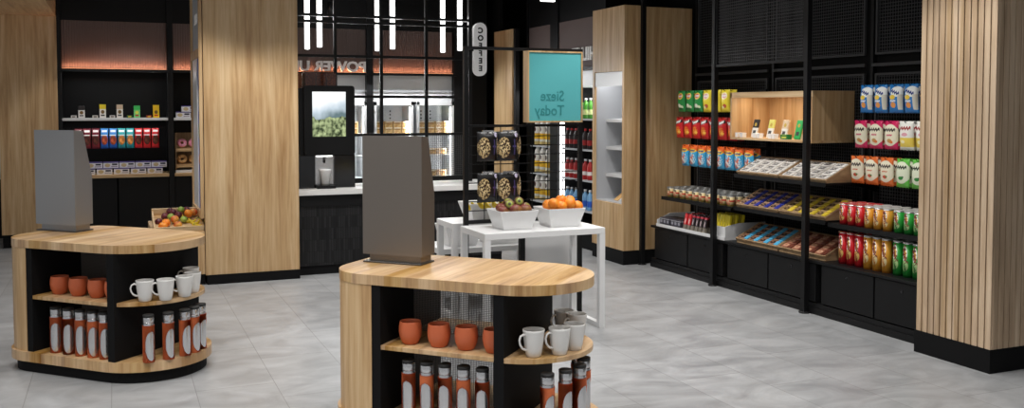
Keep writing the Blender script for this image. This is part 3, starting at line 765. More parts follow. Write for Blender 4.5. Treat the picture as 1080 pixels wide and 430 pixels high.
patchmat('sandwich_print', srgb(206, 160, 104), [('r', .5, .78, .4, .14, srgb(235, 225, 205)), ('e', .5, .38, .36, .2, srgb(180, 110, 60)), ('r', .5, .35, .42, .05, srgb(120, 140, 70))])
def fridge(x0, x1, label):
    t = thing('display_fridge', label, 'fridge', (0, 0, 0))
    wth = 0.03; y0, y1 = 12.45, 12.95
    fr_ = MB().box(x0, x0 + wth, y0, y0 + 0.04, 0.1, 1.73).box(x1 - wth, x1, y0, y0 + 0.04, 0.1, 1.73).box(x0, x1, y0, y0 + 0.04, 1.68, 1.73).box(x0, x1, y0, y0 + 0.04, 0.1, 0.3)
    door = part('door', fr_, 'white_lacquer', t)
    part('glass', MB().box(x0 + wth, x1 - wth, y0 + 0.015, y0 + 0.02, 0.3, 1.68), 'clear_glass', door)
    part('handle', MB().box(x0 - 0.005, x0 + 0.012, y0 - 0.04, y0 - 0.02, 1.35, 1.60).box(x0 - 0.005, x0 + 0.012, y0 - 0.04, y0, 1.58, 1.60).box(x0 - 0.005, x0 + 0.012, y0 - 0.04, y0, 1.35, 1.37), 'white_lacquer', door)
    part('cabinet', MB().box(x0, x0 + 0.02, y0 + 0.045, y1, 0.1, 1.72).box(x1 - 0.02, x1, y0 + 0.045, y1, 0.1, 1.72).box(x0 + .02, x1 - .02, y1 - 0.02, y1, 0.1, 1.72).box(x0, x1, y0 + 0.045, y1, 1.70, 1.725).box(x0, x1, y0 + 0.045, y1, 0.08, 0.1), 'grey_inner', t)
    part('plinth', MB().box(x0 + 0.01, x1 - 0.01, y0 + 0.03, y1 - 0.05, 0, 0.08), 'black_matt', t)
    for z in (0.7, 1.0, 1.3):
        part('shelf', MB().box(x0 + 0.021, x1 - 0.021, y0 + 0.07, y1 - 0.021, z - 0.012, z), 'white_lacquer', t)
    b = MB()
    for z in [1.34 + 0.05 * i for i in range(6)]:
        for dx in (0.36, 0.62): b.box(x0 + (x1 - x0) * dx, x0 + (x1 - x0) * dx + 0.02, y1 - 0.024, y1 - 0.019, z, z + 0.02)
    part('slotted_strip', b, 'black_metal', t)
    part('light_strip', MB().box(x1 - 0.042, x1 - 0.022, y0 + 0.05, y0 + 0.065, 0.35, 1.66), 'strip_glow', t)
    area('fridge_strip_light', (x1 - 0.06, y0 + 0.08, 1.0), (R(90), 0, R(28)), 0.03, 1.2, 3.2)
for i, (x0, x1, lb) in enumerate([(2.62, 3.125, 'white glass-door fridge partly hidden behind the coffee machine'), (3.235, 3.78, 'white glass-door fridge of sandwich packs left of the other behind the screen'), (3.835, 4.365, 'rightmost white glass-door fridge of sandwich packs, by the dark corner')]):
    fridge(x0, x1, lb)
def food_box(w_, d_, h_): 
    root = thing('sandwich_pack', 'pack', 'sandwich pack')
    part('tray', MB().box(-w_ / 2, w_ / 2, -d_ / 2, d_ / 2, 0, h_ * 0.45, 0.003), 'bread', root)
    part('sleeve', MB().box(-w_ / 2 - .001, w_ / 2 + .001, -d_ / 2 - .001, d_ / 2 + .001, h_ * 0.46, h_, 0.003), 'sandwich_print', root)
    return root
cp = Copies(food_box(0.112, 0.12, 0.08))
for f, (x0, n, nm) in enumerate([(3.335, 4, 'left'), (3.935, 4, 'right'), (2.85, 2, 'hidden')]):
    for r_ in range(2):
        for i in range(n):
            fr_nm = ['in the left of the two fridges', 'in the rightmost fridge', 'in the fridge by the coffee machine'][f]
            cp.put((x0 + i * 0.122, 12.60, 1.3005 + 0.081 * r_), 0, 'boxed sandwich %s, %s, %s layer' % (fr_nm, ordn(i, n), ('bottom', 'upper')[r_]), 'sandwich packs in the fridges')
for z, nm in ((1.0005, 'second'), (0.7005, 'third')):
    for f, x0 in enumerate((3.335, 3.935)):
        for i in range(3):
            cp.put((x0 + i * 0.15, 12.62, z), 0, 'boxed sandwich, %s on the %s shelf of the %s fridge' % (ordn(i, 3), nm, ('left', 'rightmost')[f]), 'sandwich packs in the fridges')

# ================================================================== dark corner and the chilled wall on the right return
struct('wall_corner', MB().box(4.56, 4.80, 12.30, 13.05, 0, 3.6), 'black_wall')
op = thing('wall_panel', 'narrow upright oak panel behind the black grid rack, right of coffee sign', 'panel', (0, 0, 0))
part('board', MB().box(4.87, 4.93, 11.56, 12.20, 0.12, 2.69, 0.002), 'oak_upright', op)
part('edge_strip', MB().box(4.89, 4.95, 11.50, 11.56, 0.12, 2.69), 'black_metal', op)
part('plinth', MB().box(4.88, 4.94, 11.52, 12.18, 0, 0.12), 'black_matt', op)
struct('wall_corner', MB().box(4.95, 5.0, 12.2, 13.05, 0, 3.6), 'black_wall')
XC = 5.05
cw = thing('drinks_chiller', 'open chilled drinks wall with reeded header seen behind the teal sign', 'drinks chiller', (0, 0, 0))
def rd_x(y0, y1):
    b = reeded(0, y1 - y0, 0, 2.12, 2.692)
    bmesh.ops.rotate(b.bm, verts=b.bm.verts[:], cent=(0, 0, 0), matrix=Matrix.Rotation(R(-90), 3, 'Z'))
    bmesh.ops.translate(b.bm, verts=b.bm.verts[:], vec=(XC + 0.02, y1, 0)); return b
part('reeded_panel', rd_x(10.76, 11.45), 'reeded_panel', cw)
part('reeded_panel', rd_x(9.36, 10.54), 'reeded_panel', cw)
for y0, y1 in ((11.45, 11.50), (10.54, 10.76), (9.315, 9.36)):
    part('upright', MB().box(XC, 5.70, y0, y1, 0, 3.2), 'black_metal', cw)
part('fascia', MB().box(XC + 0.02, XC + 0.05, 9.36, 11.45, 2.692, 3.2), 'black_cabinet', cw)
part('rail', MB().box(XC - 0.03, XC + 0.05, 9.36, 11.45, 2.08, 2.118), 'black_metal', cw)
part('plinth', MB().box(XC, 5.69, 9.36, 11.45, 0, 0.26), 'black_matt', cw)
part('back_panel', MB().box(5.55, 5.58, 9.36, 11.45, 0.26, 2.08), 'grey_inner', cw)
part('canopy', MB().box(XC + 0.02, 5.55, 9.36, 10.54, 1.90, 2.08), 'white_lacquer', cw, 'white lit canopy')
part('canopy', MB().box(XC + 0.02, 5.55, 10.76, 11.45, 1.90, 2.08), 'white_lacquer', cw, 'white lit canopy')
area('chiller_light', (XC + 0.15, 9.95, 1.89), (0, 0, 0), 0.1, 1.1, 9)
area('chiller_light', (XC + 0.15, 11.1, 1.89), (0, 0, 0), 0.1, 0.6, 5)
for z in (0.44, 0.80, 1.16, 1.52):
    for y0, y1 in ((9.37, 10.53), (10.77, 11.44)):
        part('shelf', MB().box(XC + 0.03, 5.54, y0, y1, z - 0.02, z), 'grey_inner', cw)
for y in (10.50, 9.62):
    part('light_strip', MB().box(XC + 0.03, XC + 0.06, y - 0.035, y + 0.035, 0.3, 1.88), 'strip_glow', cw)
letters('CHILLED', 0.215, (XC - 0.005, 9.36, 2.265), 'pale letters of CHILLED, reversed, on the reeded panel beside the teal sign', rot=(0, 0, R(-90)), mt='letter_white', bold=0.004)

def bottle(kind, body, cap, h_=0.21, r=0.032):
    root = thing('drink_bottle', 'bottle', 'bottle')
    part('bottle_body', MB().lathe([(0, 0), (r * .92, 0.0), (r, 0.008), (r, h_ * .62), (r * .8, h_ * .75), (r * .42, h_ * .86), (r * .42, h_ * .9), (0, h_ * .9)], 14), body, root)
    part('bottle_cap', MB().lathe([(r * .48, h_ * .9), (r * .48, h_), (0, h_)], 12), cap, root)
    return root
patchmat('drink_blue', srgb(34, 76, 150), [('r', .5, .35, .6, .16, srgb(206, 214, 230))]); patchmat('drink_red', srgb(176, 34, 34), [('r', .5, .35, .6, .1, srgb(235, 230, 225))])
patchmat('drink_green', srgb(70, 140, 40), [('r', .5, .35, .6, .14, srgb(220, 225, 160))]); patchmat('drink_dark', srgb(36, 22, 22), [('r', .5, .35, .6, .14, srgb(170, 30, 30))])
patchmat('drink_water', srgb(120, 170, 210), [('r', .5, .35, .6, .16, srgb(40, 90, 190))])
mat('cap_white', (0.7, 0.7, 0.7), 0.4); mat('cap_red', srgb(190, 30, 30), 0.4)
kinds = {0.4405: ('blue', 'drink_water'), 0.8005: ('red', 'drink_red'), 1.1605: ('dark', 'drink_dark'), 1.5205: ('green', 'drink_green')}
for z, (nm, mt) in kinds.items():
    cp = Copies(bottle(nm, mt, 'cap_white' if nm != 'dark' else 'cap_red', 0.24, 0.036))
    for j, y in enumerate([9.46, 9.58, 9.70, 9.84, 9.96, 10.08, 10.20, 10.32, 10.43]):
        cp.put((XC + 0.09, y, z), 0, '%s drink bottle, %s on the %s shelf of the drinks chiller' % (nm, ordn(8 - j, 9), {0.4405: 'bottom', 0.8005: 'second', 1.1605: 'third', 1.5205: 'top'}[z]), 'drinks in the chilled wall')
patchmat('pouch_juice', srgb(232, 228, 220), [('r', .5, .34, .6, .11, srgb(236, 186, 40)), ('e', .5, .60, .22, .09, srgb(70, 36, 26)), ('r', .5, .08, .6, .06, srgb(214, 190, 120))], 0.4, axis=1)
jb = thing('juice_bottle', 'juice', 'bottle')
part('bottle_body', MB().lathe([(0, 0), (0.048, 0), (0.052, 0.01), (0.052, 0.24), (0.044, 0.29), (0.026, 0.33), (0.026, 0.345), (0, 0.345)], 18), 'pouch_juice', jb)
part('bottle_cap', MB().lathe([(0.029, 0.33), (0.029, 0.365), (0, 0.365)], 14), 'cap_white', jb)
cp = Copies(jb)
for r_, z in enumerate((0.4405, 0.8005, 1.1605)):
    for i in range(3):
        cp.put((XC + 0.10, 11.33 - i * 0.17, z), 0, 'white and yellow juice bottle, %s on the %s shelf behind the grid rack' % (('left', 'middle', 'right')[i], ('bottom', 'middle', 'upper')[r_]), 'juice bottles behind the rack')

# ================================================================== oak chiller tower
ch = thing('chiller_tower', 'tall oak clad chiller with open white niche and sloping shelves', 'chiller', (0, 0, 0))
xf, y0, y1 = 4.89, 8.61, 9.31
part('cladding', MB().box(xf, xf + 0.03, y0, y1, 0.15, 0.632).box(xf, xf + 0.03, y0, y1, 2.032, 2.713).box(xf, xf + 0.03, y0, y0 + 0.04, 0.632, 2.032).box(xf, xf + 0.03, y1 - 0.04, y1, 0.632, 2.032), 'oak_upright', ch)
part('side_cladding', MB().box(xf + 0.0305, 5.122, y0, y0 + 0.03, 0.15, 2.713), 'oak_upright', ch)
part('niche_lining', MB().box(5.50, 5.53, y0 + .035, y1, 0.632, 2.032).box(xf + .031, 5.5, y0 + 0.036, y0 + 0.045, 0.632, 2.032).box(xf + .031, 5.5, y1 - 0.02, y1, 0.632, 2.032).box(xf + .031, 5.5, y0 + .041, y1 - .021, 0.615, 0.640).box(xf + .031, 5.5, y0 + .041, y1 - .021, 2.02, 2.04), 'grey_inner', ch)
part('carcass', MB().box(xf + .031, 5.12, y0 + .031, y1, 0.15, 0.61).box(xf + .031, 5.12, y0 + .031, y1, 2.045, 2.70).box(5.12, 5.70, y0 + .055, y1, 0.15, 0.61).box(5.12, 5.70, y0 + .055, y1, 2.045, 2.70), 'black_matt', ch)
part('light_canopy', MB().box(xf + 0.008, xf + 0.028, y0 + 0.045, y1 - 0.045, 1.88, 2.028), 'white_lacquer', ch, 'white header panel')
part('plinth', MB().box(xf + 0.002, 5.12, y0 + 0.002, y1 - .002, 0, 0.15).box(5.12, 5.70, y0 + 0.055, y1 - .002, 0, 0.15), 'black_matt', ch)
area('niche_light', (5.02, 8.98, 2.01), (0, 0, 0), 0.12, 0.5, 1.6)
for z in (1.52, 1.217, 0.917):
    part('shelf', MB().prism([(5.05, z - 0.03), (5.05, z), (5.48, z + 0.035), (5.48, z + 0.01)], y0 + 0.042, y1 - 0.022, 'y'), 'white_lacquer', ch)
sw = thing('sandwich_wedge', 'wedge-shaped sandwich pack lying at the bottom of the white chiller niche', 'sandwich', (5.08, 8.98, 0.6405))
part('pack', MB().prism([(-0.07, 0), (0.07, 0), (0.07, 0.10)], -0.06, 0.06, 'y'), 'white_card', sw)
part('filling', MB().prism([(-0.073, 0.004), (0.066, 0.104), (0.060, 0.107), (-0.079, 0.007)], -0.045, 0.045, 'y'), 'bread', sw)

# oak end panel of the wall shelving
ep = thing('end_panel', 'wide oak end panel at the far end of the wall shelving', 'panel', (0, 0, 0))
part('board', MB().box(5.135, 5.72, 8.612, 8.645, 0.15, 2.705, 0.002), 'oak_upright', ep)
part('plinth', MB().box(5.135, 5.72, 8.62, 8.645, 0, 0.15), 'black_matt', ep)

# ================================================================== wall shelving on the right
PY = [8.58, 7.30, 6.04, 4.80]
pn = ['far', 'middle', 'near', 'hidden']
for i, y in enumerate(PY[:3]):
    t = thing('steel_post', 'black floor-to-ceiling steel post, %s' % ['standing at the oak end panel', 'middle one, by the yellow packets', 'tallest-looking one, crossing the oak wall box'][i], 'post', (5.10, y, 0))
    part('post', MB().box(-0.022, 0.022, -0.022, 0.022, 0.012, 3.6), 'black_metal', t)
    part('foot_plate', MB().lathe([(0, 0), (0.045, 0), (0.045, 0.012), (0, 0.014)], 20), 'black_metal', t)
hm = thing('hanging_mesh', 'black wire mesh header panel hanging high between two posts of the shelving', 'mesh panel', (0, 0, 0))
def wire(b, y0, y1, z0, z1, x, p=0.027, t=0.005, fr=0.02):
    n = int((y1 - y0) / p)
    for i in range(1, n): yy = y0 + (y1 - y0) * i / n; b.box(x, x + t, yy - t / 2, yy + t / 2, z0, z1)
    n = int((z1 - z0) / p)
    for i in range(1, n): zz = z0 + (z1 - z0) * i / n; b.box(x - t, x, y0, y1, zz - t / 2, zz + t / 2)
    return b
def frame(b, y0, y1, z0, z1, x, t=0.018):
    b.box(x - t, x + 0.004, y0, y1, z0, z0 + t).box(x - t, x + 0.004, y0, y1, z1 - t, z1)
    b.box(x - t, x + 0.004, y0, y0 + t, z0 + t, z1 - t).box(x - t, x + 0.004, y1 - t, y1, z0 + t, z1 - t); return b
part('wire_mesh', wire(MB(), 6.07, 7.27, 2.04, 3.3, 5.105), 'mesh_wire', hm)
part('mesh_frame', frame(MB(), 6.063, 7.277, 2.02, 3.32, 5.11, 0.022), 'black_metal', hm)
bn = ['the far bay', 'the middle bay', 'the near bay']
for i in range(3):
    y1, y0 = PY[i] - 0.08, PY[i + 1] + 0.04
    t = thing('wall_shelving', 'black steel wall shelving frame with wire mesh back, %s' % bn[i], 'shelving', (0, 0, 0), 0, 'wall shelving bays')
    for (z0, z1, nm) in ((0.44, 1.93, 'lower'), (2.08, 3.3, 'upper')):
        wm_ = part('wire_mesh', wire(MB(), y0, y1, z0, z1, 5.735), 'mesh_wire', t)
        part('mesh_frame', frame(MB(), y0, y1, z0, z1, 5.735), 'mesh_wire', wm_)
    part('wall_rail', MB().box(5.70, 5.72, y0 - 0.02, y1 + 0.02, 1.985, 2.01), 'mesh_wire', t)
    part('wall_upright', MB().box(5.725, 5.768, y1 + 0.03, y1 + 0.06, 0.44, 3.6), 'black_metal', t)
# base cabinets
cabs = [(7.787, 8.39), (7.20, 7.775), (6.555, 7.13), (5.95, 6.545), (5.33, 5.89), (4.80, 5.32)]
cn = ['farthest, by the oak end panel', 'second from the far end, under the yellow packets', 'left under the pale blue chocolate tray', 'right under the brown chocolate tray', 'left one under the crisp tubes', 'nearest, partly behind the slatted pillar']
for (y0, y1), nm in zip(cabs, cn):
    t = thing('base_cabinet', 'low black base cabinet, ' + nm, 'cabinet', (0, 0, 0), 0, 'low black base cabinets')
    part('carcass', MB().box(5.155, 5.70, y0, y1, 0.095, 0.408), 'black_matt', t)
    d = part('door', MB().box(5.135, 5.153, y0 + 0.003, y1 - 0.003, 0.10, 0.405, 0.0015), 'black_cabinet', t)
    b = MB().lathe([(0.0, 0), (0.012, 0), (0.012, 0.003), (0.0, 0.003)], 16)
    bmesh.ops.rotate(b.bm, verts=b.bm.verts[:], cent=(0, 0, 0), matrix=Matrix.Rotation(R(-90), 3, 'Y'))
    part('lock', b, 'gloss_black', d, loc=(5.135, (y0 + y1) / 2, 0.345))
solo('cabinet_base_rail', MB().box(5.128, 5.69, 4.79, 8.46, 0, 0.05).box(5.14, 5.69, 4.79, 8.46, 0.05, 0.09), 'black_metal', 'long black plinth rail running along the floor under the cabinets', 'plinth')
solo('worktop', MB().box(5.125, 5.72, 4.79, 8.45, 0.41, 0.432, 0.001), 'black_cabinet', 'long black top board over the low cabinets carrying the crisp tubes', 'worktop')
# shelves
def shelf(y0, y1, z, x0, label, rail=True):
    t = thing('metal_shelf', label, 'shelf', (0, 0, 0))
    part('shelf_plate', MB().box(x0, 5.72, y0, y1, z - 0.018, z, 0.001), 'black_metal', t)
    part('front_lip', MB().box(x0 - 0.006, x0, y0, y1, z - 0.032, z + 0.003), 'black_metal', t)
    for y in (y0 + 0.03, y1 - 0.03):
        part('bracket', MB().prism([(5.72, z - 0.018), (5.72, z - 0.09), (5.45, z - 0.018)], y - 0.004, y + 0.004, 'y'), 'black_metal', t)
shelf(7.10, 8.28, 0.745, 5.15, 'black metal shelf carrying rows of small snack cups in the far bay')
shelf(4.83, 5.88, 0.742, 5.19, 'black metal shelf carrying the short crisp tubes in the near bay')
for z, nm in ((1.052, 'top'), (0.755, 'middle')):
    shelf(5.89, 7.085, z, 5.17, 'black metal shelf holding the %s pair of sloping chocolate trays' % nm)

# oak wall box
wb = thing('wall_box', 'open fronted oak wall box with leaflets and small boxes inside', 'wall cabinet', (0, 0, 0))
bx0, bx1, by0, by1, bz0, bz1 = 5.276, 5.72, 6.188, 7.304, 1.357, 1.79
part('base_board', MB().box(bx0, bx1, by0, by1, bz0, bz0 + 0.02, 0.001), 'oak_across_y', wb)
part('top_board', MB().box(bx0 + 0.018, bx1, by0 + .02, by1 - .02, bz1 - 0.02, bz1, 0.001), 'oak_across_y', wb)
part('front_rail', MB().box(bx0, bx0 + 0.018, by0, by1, bz1 - 0.052, bz1, 0.001), 'oak_across_y', wb)
part('side_board', MB().box(bx0 + .018, bx1, by0, by0 + 0.02, bz0 + 0.02, bz1), 'oak_upright', wb)
part('side_board', MB().box(bx0, bx1, by1 - 0.02, by1, bz0 + 0.02, bz1), 'oak_upright', wb)
part('stile', MB().box(bx0, bx0 + 0.018, by0, by0 + 0.02, bz0 + 0.02, bz1 - .052), 'oak_upright', wb)
part('back_board', MB().box(bx1 - 0.012, bx1, by0 + 0.02, by1 - 0.02, bz0 + 0.02, bz1 - 0.02), 'oak_upright', wb)
area('wall_box_light', (5.42, 6.75, 1.765), (0, 0, 0), 0.05, 0.9, 2.6, (1, 0.86, 0.68))
# leaning cards and little boxes in the wall box
RY = R(-90)
cards = [(7.06, 'black and white', srgb(36, 36, 38)), (6.84, 'pale yellow', srgb(214, 210, 110)), (6.65, 'cream', srgb(212, 190, 160)), (6.47, 'green', srgb(50, 170, 90))]
for i, (y, nm, c) in enumerate(cards):
    patchmat('leaning_card_%d' % i, srgb(226, 224, 218) if i < 3 else c, [('r', .5, .78, .7, .24, c), ('e', .5, .72, .22, .10, srgb(190, 160, 70)), ('r', .5, .3, .28, .10, srgb(60, 60, 60))])
    t = thing('snack_sachet', '%s slim upright sachet on a stand in the oak wall box' % nm, 'sachet', (5.36, y, bz0 + 0.0205), RY)
    b = MB().box(-0.036, 0.036, -0.008, 0.008, 0.0, 0.165, 0.002)
    bmesh.ops.rotate(b.bm, verts=b.bm.verts[:], cent=(0, 0, 0), matrix=Matrix.Rotation(R(-14), 3, 'X'))
    bmesh.ops.translate(b.bm, verts=b.bm.verts[:], vec=(0, 0, 0.003))
    part('sachet', b, 'leaning_card_%d' % i, t)
    part('stand', MB().prism([(0.012, 0), (0.055, 0), (0.020, 0.06)], -0.03, 0.03, 'x'), 'white_card', t)
for i, (y, w_, c, nm) in enumerate([(7.245, .035, 'white_card', 'leftmost small white box'), (7.17, .04, 'white_card', 'second small white box'), (6.98, .04, 'white_card', 'small white box right of the dark sachet'), (6.925, .04, 'white_card', 'small white box left of the yellow sachet'), (6.765, .04, 'white_card', 'small white box right of the yellow sachet'), (6.715, .04, 'white_card', 'small white box left of the cream sachet'), (6.57, .10, 'green_box', 'low green box right of the cream sachet')]):
    if c == 'green_box' and 'green_box' not in MATS: patchmat('green_box', srgb(30, 120, 60), [('r', .5, .5, .3, .2, srgb(210, 214, 90))])
    tt = thing('small_box', nm + ' on the floor of the oak wall box', 'box', (5.325, y, bz0 + 0.0205), RY, 'small boxes in the wall box')
    part('box_body', MB().box(-w_ / 2, w_ / 2, -0.022, 0.022, 0, 0.034, 0.002), c, tt)
    part('lid', MB().box(-w_ / 2 - .001, w_ / 2 + .001, -0.023, 0.023, 0.034, 0.042, 0.001), c, tt)

# ---- hanging snack bags
def printed(name, base, patches): return patchmat(name, base, patches, 0.32)
WHT = srgb(240, 238, 232)
printed('bag_green', srgb(44, 146, 72), [('e', .5, .74, .34, .15, srgb(244, 214, 90)), ('e', .5, .74, .27, .10, srgb(206, 60, 60)), ('w', .5, .745, .25, .03, WHT), ('e', .38, .30, .2, .09, srgb(240, 240, 220)), ('e', .66, .24, .2, .08, srgb(220, 230, 190)), ('e', .5, .16, .3, .05, srgb(30, 100, 50))])
printed('bag_yellow', srgb(236, 214, 60), [('e', .5, .72, .34, .15, srgb(250, 240, 190)), ('e', .5, .72, .27, .10, srgb(226, 150, 160)), ('w', .5, .725, .25, .03, WHT), ('e', .55, .28, .2, .09, srgb(190, 90, 60)), ('e', .35, .22, .14, .06, srgb(246, 236, 180))])
printed('bag_red', srgb(200, 30, 34), [('r', .5, .76, .44, .075, srgb(24, 16, 16), 8), ('w', .5, .765, .3, .035, WHT, 8), ('n', .5, .36, .34, .2, srgb(240, 160, 50)), ('e', .62, .30, .2, .07, srgb(250, 190, 80)), ('e', .35, .25, .14, .05, srgb(230, 130, 40)), ('r', .5, .95, .6, .05, srgb(160, 20, 26))])
printed('bag_orange_blue', srgb(64, 168, 216), [('r', .5, .86, .6, .14, srgb(228, 100, 34)), ('e', .5, .74, .42, .09, srgb(244, 200, 50)), ('w', .5, .745, .3, .03, srgb(40, 60, 120)), ('n', .48, .38, .40, .26, srgb(226, 238, 240)), ('n', .3, .3, .3, .2, srgb(228, 110, 50)), ('w', .5, .40, .2, .05, srgb(228, 100, 34), 50), ('w', .45, .28, .2, .04, srgb(250, 250, 245), -30)])
printed('bag_blue', srgb(36, 120, 190), [('e', .62, .74, .42, .18, srgb(234, 236, 232)), ('w', .5, .72, .3, .035, srgb(30, 50, 120), -12), ('e', .36, .55, .2, .08, srgb(232, 196, 60)), ('r', .84, .38, .12, .26, srgb(214, 208, 190)), ('e', .42, .28, .18, .10, srgb(228, 150, 80)), ('w', .4, .42, .2, .02, WHT)])
printed('bag_pink', srgb(206, 36, 92), [('e', .5, .5, .56, .38, srgb(232, 226, 200)), ('w', .5, .68, .36, .035, srgb(60, 50, 46)), ('w', .5, .50, .2, .02, srgb(196, 70, 100)), ('e', .5, .30, .16, .07, srgb(196, 150, 90)), ('e', .62, .26, .12, .05, srgb(222, 120, 60))])
printed('bag_white_yellow', srgb(232, 230, 222), [('r', .5, .28, .6, .16, srgb(236, 208, 90)), ('w', .5, .76, .36, .035, srgb(150, 40, 40)), ('e', .5, .55, .2, .06, srgb(220, 160, 170)), ('e', .35, .30, .14, .06, srgb(246, 236, 190))])
printed('bag_orange', srgb(214, 106, 44), [('e', .5, .52, .56, .38, srgb(230, 222, 198)), ('w', .5, .70, .36, .035, srgb(60, 50, 46)), ('w', .5, .52, .2, .015, srgb(200, 100, 60)), ('e', .5, .33, .15, .06, srgb(196, 70, 50)), ('e', .6, .35, .08, .03, srgb(80, 130, 60))])
printed('bag_lime', srgb(98, 186, 72), [('e', .5, .52, .56, .38, srgb(226, 232, 206)), ('w', .5, .70, .36, .035, srgb(50, 60, 46)), ('e', .5, .33, .17, .06, srgb(50, 140, 60)), ('e', .64, .37, .08, .03, srgb(40, 110, 50))])
bag = bag_mesh(0.132, 0.215, 0.055, 0.055)
def with_mat(me, m): 
    k = me.copy(); k.materials.clear(); k.materials.append(MATS[m]); return k
bag_var = {}
def hang(y, z, x, m, label, group, h=1.0):
    if m not in bag_var: bag_var[m] = with_mat(bag, m)
    o = solo('snack_bag', bag_var[m], None, label, 'snack bag', (x, y, z), (R(random.uniform(-1, 3)), 0, RY + R(random.uniform(-3, 3))), group)
    o.scale = (1, 1, h); return o
def hook_rail(y0, y1, z, ys, xf, label):
    t = thing('hook_rail', label, 'hook rail', (0, 0, 0))
    part('bar', MB().box(5.700, 5.715, y0, y1, z - 0.012, z + 0.012), 'black_metal', t)
    for y in ys:
        part('hook', MB().tube([(5.70, y, z), (xf, y, z), (xf - 0.006, y, z + 0.012)], 0.003, 6), 'black_metal', t)
rows = [
    (8.30, 1.606, 8, ['bag_green'] * 3 + ['bag_yellow'] * 5, {'bag_green': 'green crisp bag', 'bag_yellow': 'yellow crisp bag'}, 'top row by the oak panel', 0.150),
    (8.334, 1.340, 7, ['bag_red'] * 7, {'bag_red': 'red tortilla chip bag'}, 'under the green bags', 0.149),
    (8.23, 1.060, 8, ['bag_orange_blue'] * 8, {'bag_orange_blue': 'orange and blue snack bag'}, 'above the snack cups', 0.150)]
for ri, (ys, z, n, ms, nm, pl, pitch) in enumerate(rows):
    if ri == 0: ms = ms[:6]; n = 6
    yl = [ys - 0.072 - pitch * i for i in range(n)]
    hook_rail(7.06 if ri == 2 else 7.33, 8.40, z + 0.205, yl, 5.33, 'black hook rail carrying the %s bags' % ['green and yellow crisp', 'red tortilla chip', 'orange and blue snack'][ri])
    for dx, dep in ((0, 'front'), (0.075, 'behind')):
        for i, y in enumerate(yl):
            s_ = ms[i]; same = [j for j in range(n) if ms[j] == s_]; k_ = same.index(i)
            hang(y, z, 5.355 + dx, s_, '%s, %s %s, %s' % (nm[s_], ordn(k_, len(same)), 'in front' if dx == 0 else 'of those behind', pl), 'snack bags, ' + pl)
rows = [
    (5.785 - 0.070, 1.610, ['bag_blue'] * 4, 'blue and white snack bag in the top row by the pillar', 0.152),
    (5.835 - 0.072, 1.335, ['bag_pink'] * 3 + ['bag_white_yellow'] * 2, '', 0.155),
    (5.868 - 0.072, 1.055, ['bag_orange'] * 3 + ['bag_lime'] * 2, '', 0.154)]
nm2 = {'bag_blue': 'blue and white snack bag', 'bag_pink': 'pink and cream snack bag', 'bag_white_yellow': 'white and yellow snack bag', 'bag_orange': 'orange and cream snack bag', 'bag_lime': 'lime green and cream snack bag'}
for ri, (ys, z, ms, _, pitch) in enumerate(rows):
    yl = [ys - pitch * i for i in range(len(ms))]
    hook_rail(4.85, 5.86, z + 0.205, yl, 5.38, 'black hook rail carrying the %s bags' % ['blue and white', 'pink and white', 'orange and lime'][ri])
    for dx in (0, 0.08):
        for i, y in enumerate(yl):
            s_ = ms[i]; same = [j for j in range(len(ms)) if ms[j] == s_]; k_ = same.index(i)
            hang(y, z, 5.405 + dx, s_, '%s %s, %s' % (nm2[s_], 'beside the pillar', (ordn(k_, len(same)) if len(same) > 2 else ('left', 'right')[k_]) + (' in front' if dx == 0 else ' of those behind')), 'snack bags beside the pillar', 1.0)

# ---- snack cups on the far shelf (about nine across, three deep)
patchmat('cup_print', srgb(238, 216, 160), [('r', .5, .95, .6, .05, srgb(190, 188, 184)), ('w', .5, .78, .34, .10, srgb(50, 40, 30)), ('r', .5, .52, .6, .08, srgb(206, 60, 50)), ('r', .5, .52, .25, .03, srgb(240, 220, 180)), ('e', .5, .26, .34, .16, srgb(232, 150, 110)), ('r', .5, .1, .6, .06, srgb(206, 176, 70))], 0.4, axis=1)
rc = thing('snack_cup', 'cup', 'snack cup')
part('cup_body', MB().lathe([(0, 0), (0.034, 0), (0.040, 0.095), (0, 0.095)], 18), 'cup_print', rc)
part('cup_lid', MB().lathe([(0.042, 0.095), (0.042, 0.102), (0.036, 0.103), (0, 0.103)], 18), 'grey_lid', rc)
cp = Copies(rc)
for d in range(4):
    for i in range(10):
        cp.put((5.205 + d * 0.09, 8.195 - i * 0.112, 0.7455), R(0), 'small snack cup with orange print, %s in row %s of the far shelf' % (ordn(i, 10), ['one', 'two', 'three', 'four'][d]), 'snack cups on the far shelf')

# ---- white tray with packets on the far cabinets
wt = thing('packet_tray', 'long low white tray holding packets on the far low cabinets', 'tray', (0, 0, 0))
part('tray_base', MB().box(5.145, 5.60, 7.18, 8.36, 0.4325, 0.443), 'white_lacquer', wt)
part('tray_lip', MB().box(5.135, 5.144, 7.18, 8.36, 0.4325, 0.462), 'white_lacquer', wt)
part('tray_side', MB().prism([(5.145, 0.443), (5.60, 0.443), (5.60, 0.56), (5.30, 0.56), (5.145, 0.50)], 8.352, 8.36, 'y'), 'white_lacquer', wt)
ph = thing('packet_holder', 'white holder with angled side around the yellow packets', 'holder', (0, 0, 0))
part('holder_side', MB().prism([(5.155, 0.4435), (5.60, 0.4435), (5.60, 0.585), (5.30, 0.585), (5.155, 0.56)], 7.185, 7.192, 'y'), 'white_lacquer', ph)
part('holder_front', MB().box(5.148, 5.154, 7.185, 7.36, 0.4435, 0.555), 'white_lacquer', ph)
patchmat('dark_box_print', srgb(58, 56, 66), [('r', .5, .55, .34, .16, srgb(150, 150, 160)), ('r', .5, .85, .5, .05, srgb(170, 170, 176))], axis=1)
